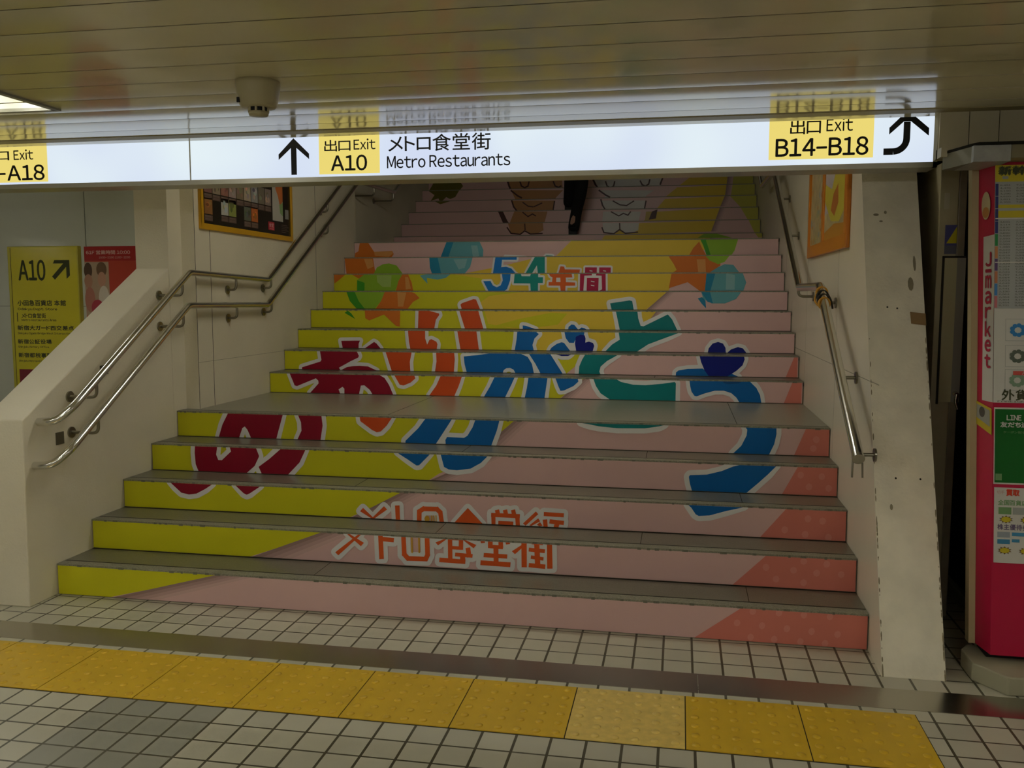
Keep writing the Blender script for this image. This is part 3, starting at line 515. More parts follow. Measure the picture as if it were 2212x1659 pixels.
def sign_white():
    m = bpy.data.materials.new('sign_white'); m.use_nodes = True; nt = m.node_tree; nt.nodes.remove(nt.nodes['Principled BSDF'])
    e = nt.nodes.new('ShaderNodeEmission'); e.inputs[1].default_value = SIGN_POWER
    g = nt.nodes.new('ShaderNodeNewGeometry'); n = nt.nodes.new('ShaderNodeTexNoise'); n.inputs['Scale'].default_value = 1.6; n.inputs['Detail'].default_value = 1
    nt.links.new(g.outputs['Position'], n.inputs['Vector']); r = nt.nodes.new('ShaderNodeValToRGB')
    r.color_ramp.elements[0].color = (0.70, 0.78, 0.97, 1); r.color_ramp.elements[1].color = (0.84, 0.95, 1.0, 1)
    r.color_ramp.elements[0].position = 0.35; r.color_ramp.elements[1].position = 0.65
    nt.links.new(n.outputs['Fac'], r.inputs['Fac']); nt.links.new(r.outputs['Color'], e.inputs[0]); nt.links.new(e.outputs[0], nt.nodes['Material Output'].inputs['Surface'])
    return m
M_SW = sign_white(); M_SY = emit('sign_yellow', (0.93, 0.76, 0.20), 0.90 * SIGN_POWER / 0.92)
for a, b in ((X0S, 0.247), (0.252, X1S)):
    mb = MB(); sbox(mb, a, b, 0.0, 0.006, Z0S - 0.002, Z1S + 0.001, M_SW); ss(mb.build('light_panel'))
def yellow(x0, x1, z0, z1, rows, lab):
    mb = MB(); rect(mb, FS, x0, x1, z0, z1, M_SY, 0.001); p = ss(mb.build('yellow_panel')); p['label'] = lab
    mb = MB()
    for s, bx, bd in rows: text(mb, s, FS, bx, M_BLACK, bd, 0.002)
    l = mb.build('lettering'); l.parent = p
yellow(-0.95, -0.419, 1.965, 2.116, (('出口', (-0.756, -0.604, 2.059, 2.102), .0006), ('Exit', (-0.581, -0.486, 2.060, 2.103), .0006), ('A1\u2013A18', (-0.80, -0.436, 1.973, 2.037), .0014)), 'yellow panel reading A18')
yellow(0.8185, 1.075, 1.966, 2.1165, (('出口', (0.842, 0.953, 2.056, 2.101), .0005), ('Exit', (0.967, 1.058, 2.060, 2.102), .0005), ('A10', (0.870, 1.021, 1.979, 2.039), .0014)), 'yellow panel reading A10')
yellow(2.577, 2.942, 1.977, 2.141, (('出口', (2.651, 2.758, 2.067, 2.119), .0005), ('Exit', (2.778, 2.869, 2.074, 2.121), .0005), ('B14\u2013B18', (2.602, 2.924, 1.988, 2.052), .0014)), 'yellow panel reading B14 to B18')
mb = MB(); text(mb, 'メトロ食堂街', FS, (1.112, 1.528, 2.046, 2.111), M_BLACK, .0007, 0.002); text(mb, 'Metro Restaurants', FS, (1.106, 1.606, 1.983, 2.030), M_BLACK, .0006, 0.002)
ss(mb.build('lettering'))
mb = MB(); poly(mb, FS, [(0.710, 2.113), (0.776, 2.050), (0.776, 2.028), (0.722, 2.074), (0.722, 1.967), (0.698, 1.967), (0.698, 2.074), (0.644, 2.028), (0.644, 2.050)], M_BLACK, 0.002)
ss(mb.build('arrow'))['label'] = 'black arrow pointing straight up'
ctr = [(2.977, 1.996), (3.010, 1.996)] + [(3.010 + 0.044 * math.sin(t), 2.040 - 0.044 * math.cos(t)) for t in [i * math.pi / 16 for i in range(9)]] + [(3.054, 2.100)]
lft, rgt = [], []
for i, p in enumerate(ctr):
    a, b = ctr[max(i - 1, 0)], ctr[min(i + 1, len(ctr) - 1)]; d = math.hypot(b[0] - a[0], b[1] - a[1]); nx, ny = -(b[1] - a[1]) / d * .0115, (b[0] - a[0]) / d * .0115
    lft.append((p[0] + nx, p[1] + ny)); rgt.append((p[0] - nx, p[1] - ny))
mb = MB()
for i in range(len(ctr) - 1): poly(mb, FS, [lft[i], lft[i + 1], rgt[i + 1], rgt[i]], M_BLACK, 0.002)
poly(mb, FS, [(3.0545, 2.140), (3.128, 2.075), (3.128, 2.048), (3.066, 2.101), (3.043, 2.101), (2.994, 2.056), (2.994, 2.080)], M_BLACK, 0.0022)
ss(mb.build('arrow'))['label'] = 'black arrow bending up from the left'

# ================================================================== ceiling lamps and detector
def lamp(x0, x1, y0, y1, label, z=CEIL):
    t = thing('ceiling_light', label, 'light', ((x0 + x1) / 2, (y0 + y1) / 2, z), 'recessed fluorescent ceiling lights')
    mb = MB(); w = 0.018
    for a in ((x0 - w, x0 + 0.006, y0 - w, y1 + w), (x1 - 0.006, x1 + w, y0 - w, y1 + w), (x0, x1, y0 - w, y0 + 0.006), (x0, x1, y1 - 0.006, y1 + w)): mb.box(*a, z - 0.008, z + 0.004, mat('lamp_frame', (0.25, 0.24, 0.18), 0.4, 0.4))
    place(mb.build('frame'), t)
    mb = MB(); pr = [(x0, z), (x0 + 0.05, z + 0.095), (x1 - 0.05, z + 0.095), (x1, z)]
    vs = [(x, y, zz) for y in (y0, y1) for x, zz in pr]
    mb.add(vs, [(0, 1, 5, 4), (1, 2, 6, 5), (2, 3, 7, 6), (0, 3, 2, 1), (4, 5, 6, 7)], M_REFL)
    place(mb.build('reflector'), t)
    xc = (x0 + x1) / 2
    mb = MB(); r = 0.019; ya, yb = y0 + 0.07, y1 - 0.10
    mb.tube([(xc, ya, z + 0.022), (xc, yb, z + 0.022)], r, M_TUBE, 12)
    tb = place(mb.build('tube'), t)
    for y in (ya, yb): place(MB().box(xc - 0.017, xc + 0.017, y - 0.012, y + 0.012, z + 0.02, z + 0.095, M_REFL).build('socket'), t)
    return t
LL = ['recessed fluorescent light cut off at the top left beside the detector', 'recessed fluorescent light over the corridor left of the parapet', 'recessed light at the left end of the side passage',
      'recessed light far along the corridor on the left', 'recessed light over the corridor beyond the pink booth', 'added unseen recessed light over the corridor just left of the viewer',
      'added unseen recessed light over the corridor just right of the viewer', 'added unseen recessed light over the corridor between the viewer and the parapet']
for L, s in zip(LAMPS, LL): lamp(*L, s)
# lamps under the stair soffit, plus unseen ones added in passage and corridor
def batten(x, y, z, length, along, label, glow=M_TUBE):
    t = thing('batten_light', label, 'light', (x, y, z), 'batten lights over the stairs and halls')
    d = (length / 2, 0.05) if along == 'x' else (0.05, length / 2)
    mb = MB(); mb.box(x - d[0], x + d[0], y - d[1], y + d[1], z - 0.05, z, M_REFL); place(mb.build('body'), t)
    mb = MB(); e = (length / 2 - 0.03, 0) if along == 'x' else (0, length / 2 - 0.03)
    mb.tube([(x - e[0], y - e[1], z - 0.085), (x + e[0], y + e[1], z - 0.085)], 0.019, glow, 12); place(mb.build('tube'), t)
    for s in (-1, 1): place(MB().box(x + s * e[0] - 0.016, x + s * e[0] + 0.016, y + s * e[1] - 0.016, y + s * e[1] + 0.016, z - 0.105, z - 0.05, M_REFL).build('socket'), t)
    return t
batten(1.2, 0.95, 3.05, 1.25, 'x', 'batten light under the soffit above the first flight', M_TUBEBOOST)
batten(1.2, 10.9, 6.40, 1.25, 'x', 'batten light at the head of the stairs', M_TUBEDIM)
for x_, y_, s_ in ((0.2, -5.2, 'added fill batten across the corridor behind the viewer'), (2.9, -5.2, 'added fill batten across the corridor behind the viewer towards the booth'), (-3.0, -5.2, 'added fill batten across the corridor behind the viewer on the left'), (1.5, -7.4, 'added fill batten nearest the rear wall')):
    batten(x_, y_, CEIL - 0.002, 1.25, 'x', s_)  # unseen battens added so level light reaches pillar, fascia, risers and booth
batten(-2.6, 1.3, 2.62, 1.25, 'y', 'added unseen batten light in the side passage left of the stair wall')  # added to light the enamel panel wall, out of view

det = thing('smoke_detector', 'round beige detector with dark slots fixed to the ceiling', 'detector', (0.893, -1.03, CEIL))
M_BEIGE = mat('beige_plastic', (0.42, 0.37, 0.22), 0.45, 0.4)
mb = MB(); mb.lathe((0.893, -1.03, CEIL), [(0.0, 0.001), (0.070, 0.001), (0.072, -0.015), (0.068, -0.04), (0.060, -0.078), (0.054, -0.084), (0.0, -0.085)], M_BEIGE); place(mb.build('base'), det)
mb = MB(); mb.lathe((0.893, -1.03, CEIL), [(0.0, -0.084), (0.030, -0.084), (0.028, -0.098), (0.0, -0.098)], M_BLACK)
mb.lathe((0.893, -1.03, CEIL), [(0.0, -0.097), (0.034, -0.0975), (0.030, -0.110), (0.0, -0.112)], M_BEIGE)
for k in range(8):
    w = k * math.pi / 4 + .2; mb.box(0.893 + 0.031 * math.cos(w) - .003, 0.893 + 0.031 * math.cos(w) + .003, -1.03 + 0.031 * math.sin(w) - .003, -1.03 + 0.031 * math.sin(w) + .003, CEIL - 0.098, CEIL - 0.084, M_BEIGE)
place(mb.build('sensor'), det)
mb = MB(); mb.box(0.842, 0.850, -1.081, -1.073, CEIL - 0.074, CEIL - 0.058, M_BLACK); place(mb.build('indicator'), det)

# ================================================================== tactile paving
TX, TY = -0.088, -0.588
M_TACT = mat('tactile_yellow', (0.60, 0.375, 0.016), 0.42, 0.4, bump=(120, 0.12), var=(6, 0.07))
def tactile():
    mb = MB(); g = 0.002
    mb.box(g, 0.4 - g, g, 0.4 - g, -0.01, 0.003, M_TACT)
    for i in range(6):
        for j in range(6):
            mb.lathe((0.0333 + i * 0.0667, 0.0333 + j * 0.0667, 0.003), [(0.015, 0.0), (0.0135, 0.0022), (0.009, 0.004), (0.0, 0.0046)], M_TACT, 12)
    return mb.build('tactile_block')
order = ['rightmost yellow tactile block, its end beside plain floor tiles', 'second yellow tactile block from the right end of the strip', 'third yellow tactile block from the right end, worn paler than the others',
         'fourth yellow tactile block from the right end of the strip', 'fifth yellow tactile block from the right end of the strip', 'fifth yellow tactile block from the left edge of the picture',
         'fourth yellow tactile block from the left edge of the picture', 'third yellow tactile block from the left edge of the picture', 'second yellow tactile block from the left edge of the picture',
         'leftmost yellow tactile block, cut by the edge of the picture']
base = tactile()
for i, s in enumerate(order):
    o = base if i == 0 else base.copy()
    if i: COL.objects.link(o)
    o.location = (TX + 0.4 * (7 - i), TY - 0.4, 0.0)
    tag(o, s, 'tactile paving', 'yellow tactile blocks in front of the stairs')
    if i == 2:
        o.data = o.data.copy(); o.data.materials[0] = mat('tactile_worn', (0.70, 0.50, 0.12), 0.40, 0.45, bump=(120, 0.12), var=(30, 0.12))
mb = MB(); mb.box(TX - 0.8, TX + 3.202, TY - 0.402, TY + 0.002, -0.004, 0.0004, M_JOINT)
struct(mb.build('trim_2'))

# ================================================================== handrails
RX = -0.59
def rail(name, label, paths, r, brackets, wall_dir, wall_x):
    t = thing(name, label, 'handrail', (wall_x, 0, 0))
    for p in paths:
        mb = MB(); mb.tube(fillet(p, 0.022, 4), r, M_STEEL, 16); place(mb.build('rail'), t)
    for (x, y, z, wx) in brackets:
        mb = MB()
        mb.tube(fillet([(wx, y, z - 0.085), (x, y, z - 0.085), (x, y, z - r * 0.6)], 0.05, 6), 0.008, M_STEELDK, 10)
        s = -1 if wx > x else 1
        mb.tube([(wx, y, z - 0.085), (wx + s * 0.008, y, z - 0.085)], 0.028, M_STEELDK, 16)
        place(mb.build('bracket'), t)
    return t
def zr(y, a, b): return a[1] + (b[1] - a[1]) * (y - a[0]) / (b[0] - a[0])
up = [(-0.06, .925), (1.05, 1.612), (2.085, 1.588), (3.93, 2.675), (4.98, 2.69), (9.4, 5.13)]
lo = [(-0.10, .72), (1.03, 1.418), (2.07, 1.412), (3.93, 2.492), (4.95, 2.512), (9.4, 4.97)]
def zat(P, y):
    for a, b in zip(P, P[1:]):
        if a[0] <= y <= b[0]: return zr(y, a, b)
def lpath(P): return fillet([(XL + 0.004, P[0][0] - 0.025, P[0][1] - 0.05), (RX - 0.055, P[0][0] - 0.03, P[0][1] - 0.045), (RX, P[0][0] + 0.03, zat(P, P[0][0] + 0.03)), (RX, P[0][0] + 0.2, zat(P, P[0][0] + 0.2))], 0.05)[:-1] + [(RX, y, z) for y, z in P[1:]]
YB = (0.15, 0.97, 1.62, 2.13, 3.2, 4.35, 4.93)
def wx_at(y): return XL if y < 1.235 else XL2 if y < 4.02 else XL3
rail('handrail', 'upper of the two stainless handrails on the left stair wall', [lpath(up)], 0.019, [(RX, y, zat(up, y), wx_at(y)) for y in YB], 1, XL)
rail('handrail', 'lower of the two stainless handrails on the left stair wall', [lpath(lo)], 0.019, [(RX, y, zat(lo, y), wx_at(y)) for y in YB], 1, XL)
RXR = 2.975
rt = [(-0.13, .835), (1.02, 1.527), (1.84, 1.528), (3.62, 2.46), (4.7, 2.47), (9.4, 5.0)]
rr_ = rail('handrail', 'stainless handrail on the right stair wall with cord tied round it', [[(RXR, y, z) for y, z in rt]], 0.023,
     [(RXR, y, zat(rt, y), XR) for y in (0.0, 0.46, 1.09, 1.9, 2.7, 3.3)], -1, XR)
for s in (-1, 1): place(MB().tube([(RXR + s * 0.018, -0.115, .83), (RXR + s * 0.02, -0.12, .755)], 0.004, M_STEELDK, 8).build('end_prong'), rr_)
mb = MB(); mb.tube([(RXR, -0.136, .8325), (RXR, -0.12, .841)], 0.0245, M_STEEL, 16); place(mb.build('end_cap'), rr_)
cord = thing('tied_cord', 'orange and black cord knotted round the right handrail', 'cord', (RXR, 0.93, 1.46))
M_CO, M_CB = mat('cord_orange', (0.55, 0.27, 0.03), 0.6, 0.3), mat('cord_black', (0.02, 0.018, 0.012), 0.6, 0.3)
for j, m in enumerate((M_CO, M_CB, M_CB, M_CO)):
    yc = 0.965 - 0.03 * j; zc = zat(rt, yc); mb = MB(); ring = []
    for k in range(19):
        w = 2 * math.pi * k / 18; ring.append((RXR + 0.028 * math.cos(w), yc + 0.012 * math.sin(w + 1), zc + 0.028 * math.sin(w)))
    mb.tube(ring, 0.006, m, 8); place(mb.build('coil'), cord)
mb = MB(); z_ = zat(rt, 0.95)
mb.tube(fillet([(RXR - 0.03, 0.95, z_), (RXR - 0.04, 0.93, z_ - 0.03), (RXR - 0.025, 0.91, z_ - 0.055)], .02), 0.005, M_CO, 8)
mb.tube(fillet([(RXR + 0.028, 0.95, z_), (RXR + 0.04, 0.92, z_ - 0.03), (RXR + 0.045, 0.90, z_ - 0.07)], .02), 0.005, M_CB, 8); place(mb.build('loose_end'), cord)
# ================================================================== wall sign and posters of the side passage
FP = plane_y(3.2)
M_INFO = mat('info_yellow', (0.60, 0.53, 0.035), 0.12, 0.5)
M_INK = mat('info_ink', (0.05, 0.055, 0.02), 0.5, 0.3)
t = thing('information_sign', 'tall yellow wall sign headed A10 with a diagonal arrow', 'sign', (-3.21, 3.2, 0.6))
mb = MB(); mb.box(-3.553, -2.862, 3.15, 3.2, 0.55, 1.902, mat('info_frame', (0.50, 0.45, 0.045), 0.25, 0.5)); place(mb.build('frame', bevel=0.004), t)
FI = plane_y(3.1495)
mb = MB(); rect(mb, FI, -3.520, -2.872, 0.57, 1.892, M_INFO, 0.0005); rect(mb, FI, -3.524, -3.519, 0.57, 1.888, M_JOINT, 0.0008); face = place(mb.build('face'), t)
mb = MB()
text(mb, 'A10', FI, (-3.448, -3.186, 1.607, 1.782), M_INK, 0.004, 0.001)
poly(mb, FI, [(-3.090, 1.782), (-2.944, 1.782), (-2.944, 1.648), (-2.978, 1.618), (-2.978, 1.722), (-3.092, 1.612), (-3.119, 1.640), (-3.005, 1.752), (-3.105, 1.752)], M_INK, 0.001)
for s, bx, bd in (('小田急百貨店 本館', (-3.474, -2.998, 1.386, 1.434), .0015), ('Odakyu Dept. Store', (-3.474, -3.085, 1.340, 1.368), .0006), ('メトロ食堂街', (-3.44, -3.199, 1.277, 1.320), .001), ('Metro Restaurants Area', (-3.44, -3.10, 1.250, 1.270), .0004),
                  ('新宿大ガード西交差点', (-3.486, -2.93, 1.172, 1.212), .0015), ('Shinjuku Ogado Bridge West Intersection', (-3.486, -2.96, 1.130, 1.153), .0004), ('新宿公証役場', (-3.49, -3.156, 1.051, 1.090), .0015), ('Shinjuku Notary Office', (-3.49, -3.183, 1.010, 1.033), .0004),
                  ('新宿都税事務所', (-3.49, -3.10, 0.930, 0.970), .0015), ('Shinjuku Metropolitan Tax Office', (-3.49, -3.10, 0.887, 0.909), .0004)): text(mb, s, FI, bx, M_INK, bd, 0.001)
rect(mb, FI, -3.486, -3.478, 1.245, 1.325, M_INK, 0.001)
l = mb.build('lettering'); l.parent = face
mb = MB(); rect(mb, FI, -3.49, -3.28, 0.70, 0.825, mat('info_maroon', (0.20, 0.02, 0.035), 0.4, 0.4), 0.001); l = mb.build('maroon_note'); l.parent = face

t = thing('poster', 'red poster with a photo of two people and opening hours beside the yellow sign', 'poster', (-2.5, 3.2, 1.0))
FQ = plane_y(3.196)
mb = MB(); mb.box(-2.832, -2.12, 3.1962, 3.1992, 0.75, 1.898, mat('poster_red', (0.46, 0.055, 0.03), 0.25, 0.4)); rect(mb, FQ, -2.832, -2.12, 1.775, 1.898, mat('poster_deep_red', (0.36, 0.025, 0.025), 0.25, 0.4), 0.001); sheet = place(mb.build('sheet'), t)
mb = MB(); M_PW = ink('pale_pink', (0.62, 0.35, 0.30))
text(mb, '61F 営業時間 10:00', FQ, (-2.812, -2.39, 1.830, 1.864), M_PW, .0008, 0.002); text(mb, '10:00-23:00 11:00-22:00', FQ, (-2.69, -2.39, 1.795, 1.812), M_PW, 0, 0.002); l = mb.build('lettering'); l.parent = sheet
mb = MB(); rect(mb, FQ, -2.828, -2.60, 1.30, 1.766, ink('photo_tan', (0.42, 0.30, 0.20)), 0.0015)
for k, (u, v, a, b, c) in enumerate(((-2.80, 1.69, .04, .07, (0.09, .05, .03)), (-2.67, 1.70, .05, .065, (0.16, .09, .045)), (-2.80, 1.60, .04, .06, (0.42, .22, .14)), (-2.67, 1.615, .04, .065, (0.50, .27, .18)), (-2.79, 1.44, .05, .11, (0.42, .17, .12)), (-2.655, 1.46, .05, .10, (0.62, .55, .46)), (-2.72, 1.37, .06, .07, (0.40, .04, .06)))):
    oval(mb, FQ, u, v, a, b, ink('photo%d' % k, c), 0.0018 + 0.0001 * k)
l = mb.build('photo'); l.parent = sheet

# ================================================================== framed posters on the stair walls
F_L = plane_xp(XL2)
t = thing('framed_poster', 'black restaurant poster in an amber frame on the left stair wall', 'poster', (XL2, 1.96, 1.9))
M_AMB = mat('amber_frame', (0.62, 0.33, 0.012), 0.35, 0.4)
y0, y1, z0, z1, fw = 1.292, 2.628, 1.886, 2.72, 0.034
mb = MB()
for a in ((y0, y1, z0, z0 + fw), (y0, y1, z1 - fw, z1), (y0, y0 + fw, z0 + fw, z1 - fw), (y1 - fw * .6, y1, z0 + fw, z1 - fw)): mb.box(XL2, XL2 + 0.02, *a, M_AMB)
place(mb.build('frame', bevel=0.003), t)
FM = plane_xp(XL2 + 0.008)
mb = MB(); mb.box(XL2, XL2 + 0.008, y0 + fw, y1 - fw * .6, z0 + fw, z1 - fw, mat('poster_black', (0.018, 0.015, 0.010), 0.25, 0.45)); sheet = place(mb.build('sheet'), t)
FOOD = [(0.22, .10, .08), (0.34, .27, .18), (0.30, .13, .09), (0.36, .27, .24), (0.20, .15, .09), (0.42, .34, .24), (0.30, .29, .27), (0.19, .16, .11), (0.26, .20, .17)]
rq = random.Random(11); pk = 0
def dish(y, z, w, h, c, big=True):
    global pk
    mb = MB(); rect(mb, FM, y, y + w, z, z + h, ink('dish%d' % pk, c), 0.0006)
    for j in range(5):
        u, v = y + w * rq.uniform(.25, .75), z + h * rq.uniform(.25, .75); f = rq.uniform(.35, 1.7)
        cc = tuple(min(.8, max(.01, q * f * rq.uniform(.7, 1.3))) for q in c)
        oval(mb, FM, u, v, w * rq.uniform(.12, .24), h * rq.uniform(.10, .22), ink('bit%d_%d' % (pk, j), cc), 0.0007 + j * 0.00008, 10)
    rect(mb, FM, y, y + w, z - 0.042, z - 0.006, ink('caption_brown', (0.12, .075, .055)), 0.0006)
    for q in range(2): text(mb, ('季節のおすすめ', '人気メニュー')[q], FM, (y + .006, y + w - .02, z - .019 - .017 * q, z - .009 - .017 * q), ink('caption_text', (.30, .22, .17)), 0, 0.0008)
    o = mb.build('dish_photo'); o.parent = sheet; pk += 1
for i in range(9):
    for z in (2.118, 2.30, 2.48): dish(1.352 + i * 0.1045, z, 0.098, 0.115, FOOD[(i * (1 if z < 2.2 else 4) + int(z * 10)) % 9] if z > 2.2 else FOOD[i])
dish(1.352, 1.985, 0.098, 0.10, (0.30, .14, .045)); dish(1.561, 1.995, 0.094, 0.105, (0.52, .50, .44)); dish(1.662, 1.995, 0.098, 0.105, (0.30, .34, .08)); dish(1.87, 1.985, 0.098, 0.10, (0.12, .13, .09)); dish(1.975, 1.985, 0.098, 0.10, (0.48, .13, .03))
mb = MB(); rect(mb, FM, 2.305, 2.478, 2.02, 2.62, ink('leaflet', (0.50, .48, .42)), 0.0006); poly(mb, FM, [(2.37, 2.62), (2.478, 2.62), (2.478, 2.17), (2.43, 2.13), (2.40, 2.20), (2.36, 2.25)], ink('leaflet_orange', (.55, .16, .04)), .0008)
poly(mb, FM, [(2.42, 2.14), (2.478, 2.16), (2.478, 2.06), (2.43, 2.08)], ink('leaflet_green', (.25, .40, .16)), .0009); o = mb.build('leaflet'); o.parent = sheet
mb = MB(); rect(mb, FM, 2.232, 2.33, 1.948, 2.006, ink('seal_red', (0.50, .02, .035)), 0.0006); text(mb, '食堂', FM, (2.245, 2.317, 1.968, 1.998), ink('seal_pink', (.7, .4, .4)), .0008, .0008); text(mb, 'メトロ', FM, (2.25, 2.312, 1.953, 1.962), MATS['ink_seal_pink'], .0003, .0008); o = mb.build('red_seal'); o.parent = sheet
mb = MB()
for q in range(5): rect(mb, FM, 2.45, 2.45 + (.10, .12, .09, .12, .07)[q], 1.995 - q * .013, 2.000 - q * .013, MATS['ink_caption_brown'], .0006)
rect(mb, FM, 2.515, 2.575, 2.045, 2.115, ink('small_grey_panel', (.30, .29, .27)), .0006); o = mb.build('fine_print'); o.parent = sheet

F_R = plane_xm(3.0665)
t = thing('framed_poster', 'orange framed poster on the right stair wall above the handrail', 'poster', (XR, 1.43, 1.7))
M_ORF = mat('orange_frame', (0.58, 0.19, 0.012), 0.35, 0.4)
y0, y1, z0, z1, fw = 0.765, 2.11, 1.712, 2.30, 0.07
mb = MB()
for a in ((y0, y1, z0, z0 + fw), (y0, y1, z1 - fw, z1), (y0, y0 + fw, z0 + fw, z1 - fw), (y1 - fw * .4, y1, z0 + fw, z1 - fw)): mb.box(XR - 0.022, XR, *a, M_ORF)
mb.box(XR - 0.016, XR, 1.53, 1.60, z0 + fw, z1 - fw, M_ORF)
place(mb.build('frame', bevel=0.003), t)
FR_ = plane_xm(XR - 0.008)
mb = MB(); mb.box(XR - 0.008, XR, y0 + fw, y1 - fw * .4, z0 + fw, z1 - fw, mat('poster_straw', (0.50, 0.40, 0.20), 0.3, 0.4, var=(18, 0.25))); sheet = place(mb.build('sheet'), t)
mb = MB(); rect(mb, FR_, 0.85, 1.52, 1.93, 2.22, ink('pale_lilac', (.50, .44, .44)), .0006)
poly(mb, FR_, [(0.84, 2.22), (0.84, 1.93), (1.05, 1.86), (1.3, 1.88), (1.52, 2.0), (1.52, 2.1), (1.3, 2.05), (1.1, 2.2)], ink('poster_lemon', (.58, .48, .05)), .0008)
poly(mb, FR_, [(1.1, 2.06), (1.24, 2.02), (1.32, 1.94), (1.2, 1.90), (1.08, 1.96)], ink('poster_rust', (.48, .16, .03)), .001)
poly(mb, FR_, [(0.84, 1.785), (1.53, 1.785), (1.53, 1.83), (1.2, 1.86), (0.84, 1.84)], ink('poster_orange', (.55, .25, .03)), .0009)
text(mb, 'メトロ食堂街', FR_, (-1.46, -0.92, 1.795, 1.825), ink('poster_brown', (.25, .08, .02)), .001, .0012) if False else None
for k in range(26): oval(mb, FR_, rq.uniform(1.63, 2.05), rq.uniform(1.80, 2.2), rq.uniform(.015, .05), rq.uniform(.01, .03), ink('spk%d' % (k % 6), ((.55, .33, .10), (.45, .45, .25), (.6, .5, .2), (.5, .2, .08), (.40, .42, .38), (.58, .47, .35))[k % 6]), .0006 + k * .00003, 9)
o = mb.build('picture'); o.parent = sheet

# ================================================================== pink booth at the right edge
def lean(p): return (p[0] + 0.04 * (1.0 - p[2]), p[1], p[2])
M_MAG = mat('booth_magenta', (0.46, 0.009, 0.05), 0.35, 0.4)
KX, KY, KR = 3.433, -0.22, 4.55
booth = thing('booth', 'magenta booth with price notices at the right edge of the picture', 'booth', (3.9, 0.0, 0.0))
def kb(mb, name, root=None, **kw): mb.fn = lean; return place(mb.build(name, **kw), root or booth)
mb = MB(); mb.prism([(3.412, -0.10), (KX, KY), (KR, KY), (KR, -0.06), (3.412, -0.06)], 2, 0.10, 1.985, M_MAG); kb(mb, 'body')
mb = MB(); mb.box(3.60, KR, -0.06, 0.9, 0.10, 1.985, M_DARK); place(mb.build('rear_case'), booth)  # shade in the gap beside the booth, put into the colour
mb = MB(); mb.box(3.388, 3.412, -0.105, -0.06, 0.10, 1.985, mat('booth_edge', (0.42, 0.34, 0.19), 0.5, 0.3)); kb(mb, 'side_trim')
mb = MB(); mb.prism([(3.399, -0.10), (3.399, -0.24), (3.487, -0.362), (KR + .1, -0.362), (KR + .1, 0.9), (3.60, 0.9), (3.60, -0.05), (3.43, -0.05)], 2, 0.0, 0.072, mat('plinth', (0.33, 0.31, 0.21), 0.5, 0.3)); place(mb.build('plinth', bevel=.006), booth)
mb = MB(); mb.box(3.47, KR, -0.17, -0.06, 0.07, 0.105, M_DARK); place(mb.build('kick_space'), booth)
mb = MB(); mb.prism([(3.236, -0.13), (3.285, -0.31), (3.285, -0.10)], 2, 1.955, 2.012, mat('header_dark', (0.20, 0.19, 0.14), 0.5, 0.4)); mb.box(3.285, 3.408, -0.335, -0.10, 1.955, 2.012, mat('header_metal', (0.34, 0.34, 0.32), 0.4, 0.5, 0.3, var=(20, .15))); mb.box(3.410, KR + .1, -0.333, -0.10, 1.966, 2.012, mat('header_brown', (0.22, 0.19, 0.11), 0.4, 0.4)); mb.prism([(3.236, -0.135), (3.285, -0.315), (3.30, -0.345), (KR + .1, -0.345), (KR + .1, -0.13)], 2, 2.012, 2.022, M_DARK)
place(mb.build('header'), booth)
FK = lambda u, v, o=0.0: (u, KY - o, v)
CD = Vector((KX - 3.412, KY + 0.10)); CLn = CD.length; CD.normalize()
def FC(u, v, o=0.0): return (3.412 + CD.x * u + CD.y * o, -0.10 + CD.y * u - CD.x * o, v)   # chamfer, u from its rear edge
M_PAPER = mat('notice_paper', (0.60, 0.58, 0.53), 0.3, 0.4)
M_REDT = ink('notice_red', (0.42, 0.012, 0.05)); M_GRN = ink('notice_green', (0.16, 0.30, 0.12)); M_GREY = ink('notice_grey', (.33, .34, .32))
panel = thing('price_board', 'white board with upright red lettering wrapped round the booth corner', 'board', (3.6, KY, 1.08))
mb = MB(); mb.box(KX, KR - .2, KY - 0.003, KY, 1.08, 1.705, M_PAPER); mb.add([FC(0.045, 1.08, .002), FC(CLn + .002, 1.08, .002), FC(CLn + .002, 1.705, .002), FC(0.045, 1.70, .002)], [(0, 1, 2, 3)], M_PAPER)
sheet = kb(mb, 'sheet', panel)
mb = MB(); zt = 1.640
for ch, h in (('J', .05), ('-', .008), ('m', .045), ('a', .045), ('r', .04), ('k', .055), ('e', .042), ('t', .048)):
    text(mb, ch, FC, (0.066, 0.106, zt - h, zt), M_REDT, .0025, .004); zt -= h + .014
kb(mb, 'red_lettering', panel)
mb = MB()
text(mb, '外貨', FK, (3.462, 3.552, 1.090, 1.130), M_INK, .0012, .004); text(mb, 'FOREIGN CURRENCY', FK, (3.448, 3.66, 1.082, 1.088), M_INK, 0, .004)
text(mb, '両替', FK, (3.57, 3.66, 1.090, 1.130), M_INK, .0012, .004)
for k, (z, c) in enumerate(((1.352, (.03, .20, .48)), (1.255, (.10, .12, .09)), (1.165, (.20, .30, .20)))):
    for e in ((3.472, 3.60, z - .04, z - .0385), (3.472, 3.60, z + .04, z + .0415), (3.472, 3.4735, z - .04, z + .04)): rect(mb, FK, *e, M_GREY, .004)
    for j in range(9):
        w = j * .7; oval(mb, FK, 3.515 + .020 * math.cos(w), z + .018 * math.sin(w), .009, .008, ink('mark%d' % k, c), .0042 + j * .00004, 9)
rect(mb, FK, 3.535, 3.59, 1.345, 1.362, ink('mark_teal', (.05, .35, .42)), .0041); rect(mb, FK, 3.50, 3.60, 1.185, 1.20, ink('mark_red', (.55, .08, .06)), .0046); text(mb, 'ATM', FK, (3.53, 3.575, 1.187, 1.198), M_PAPER, 0, .005)
kb(mb, 'small_notices', panel)
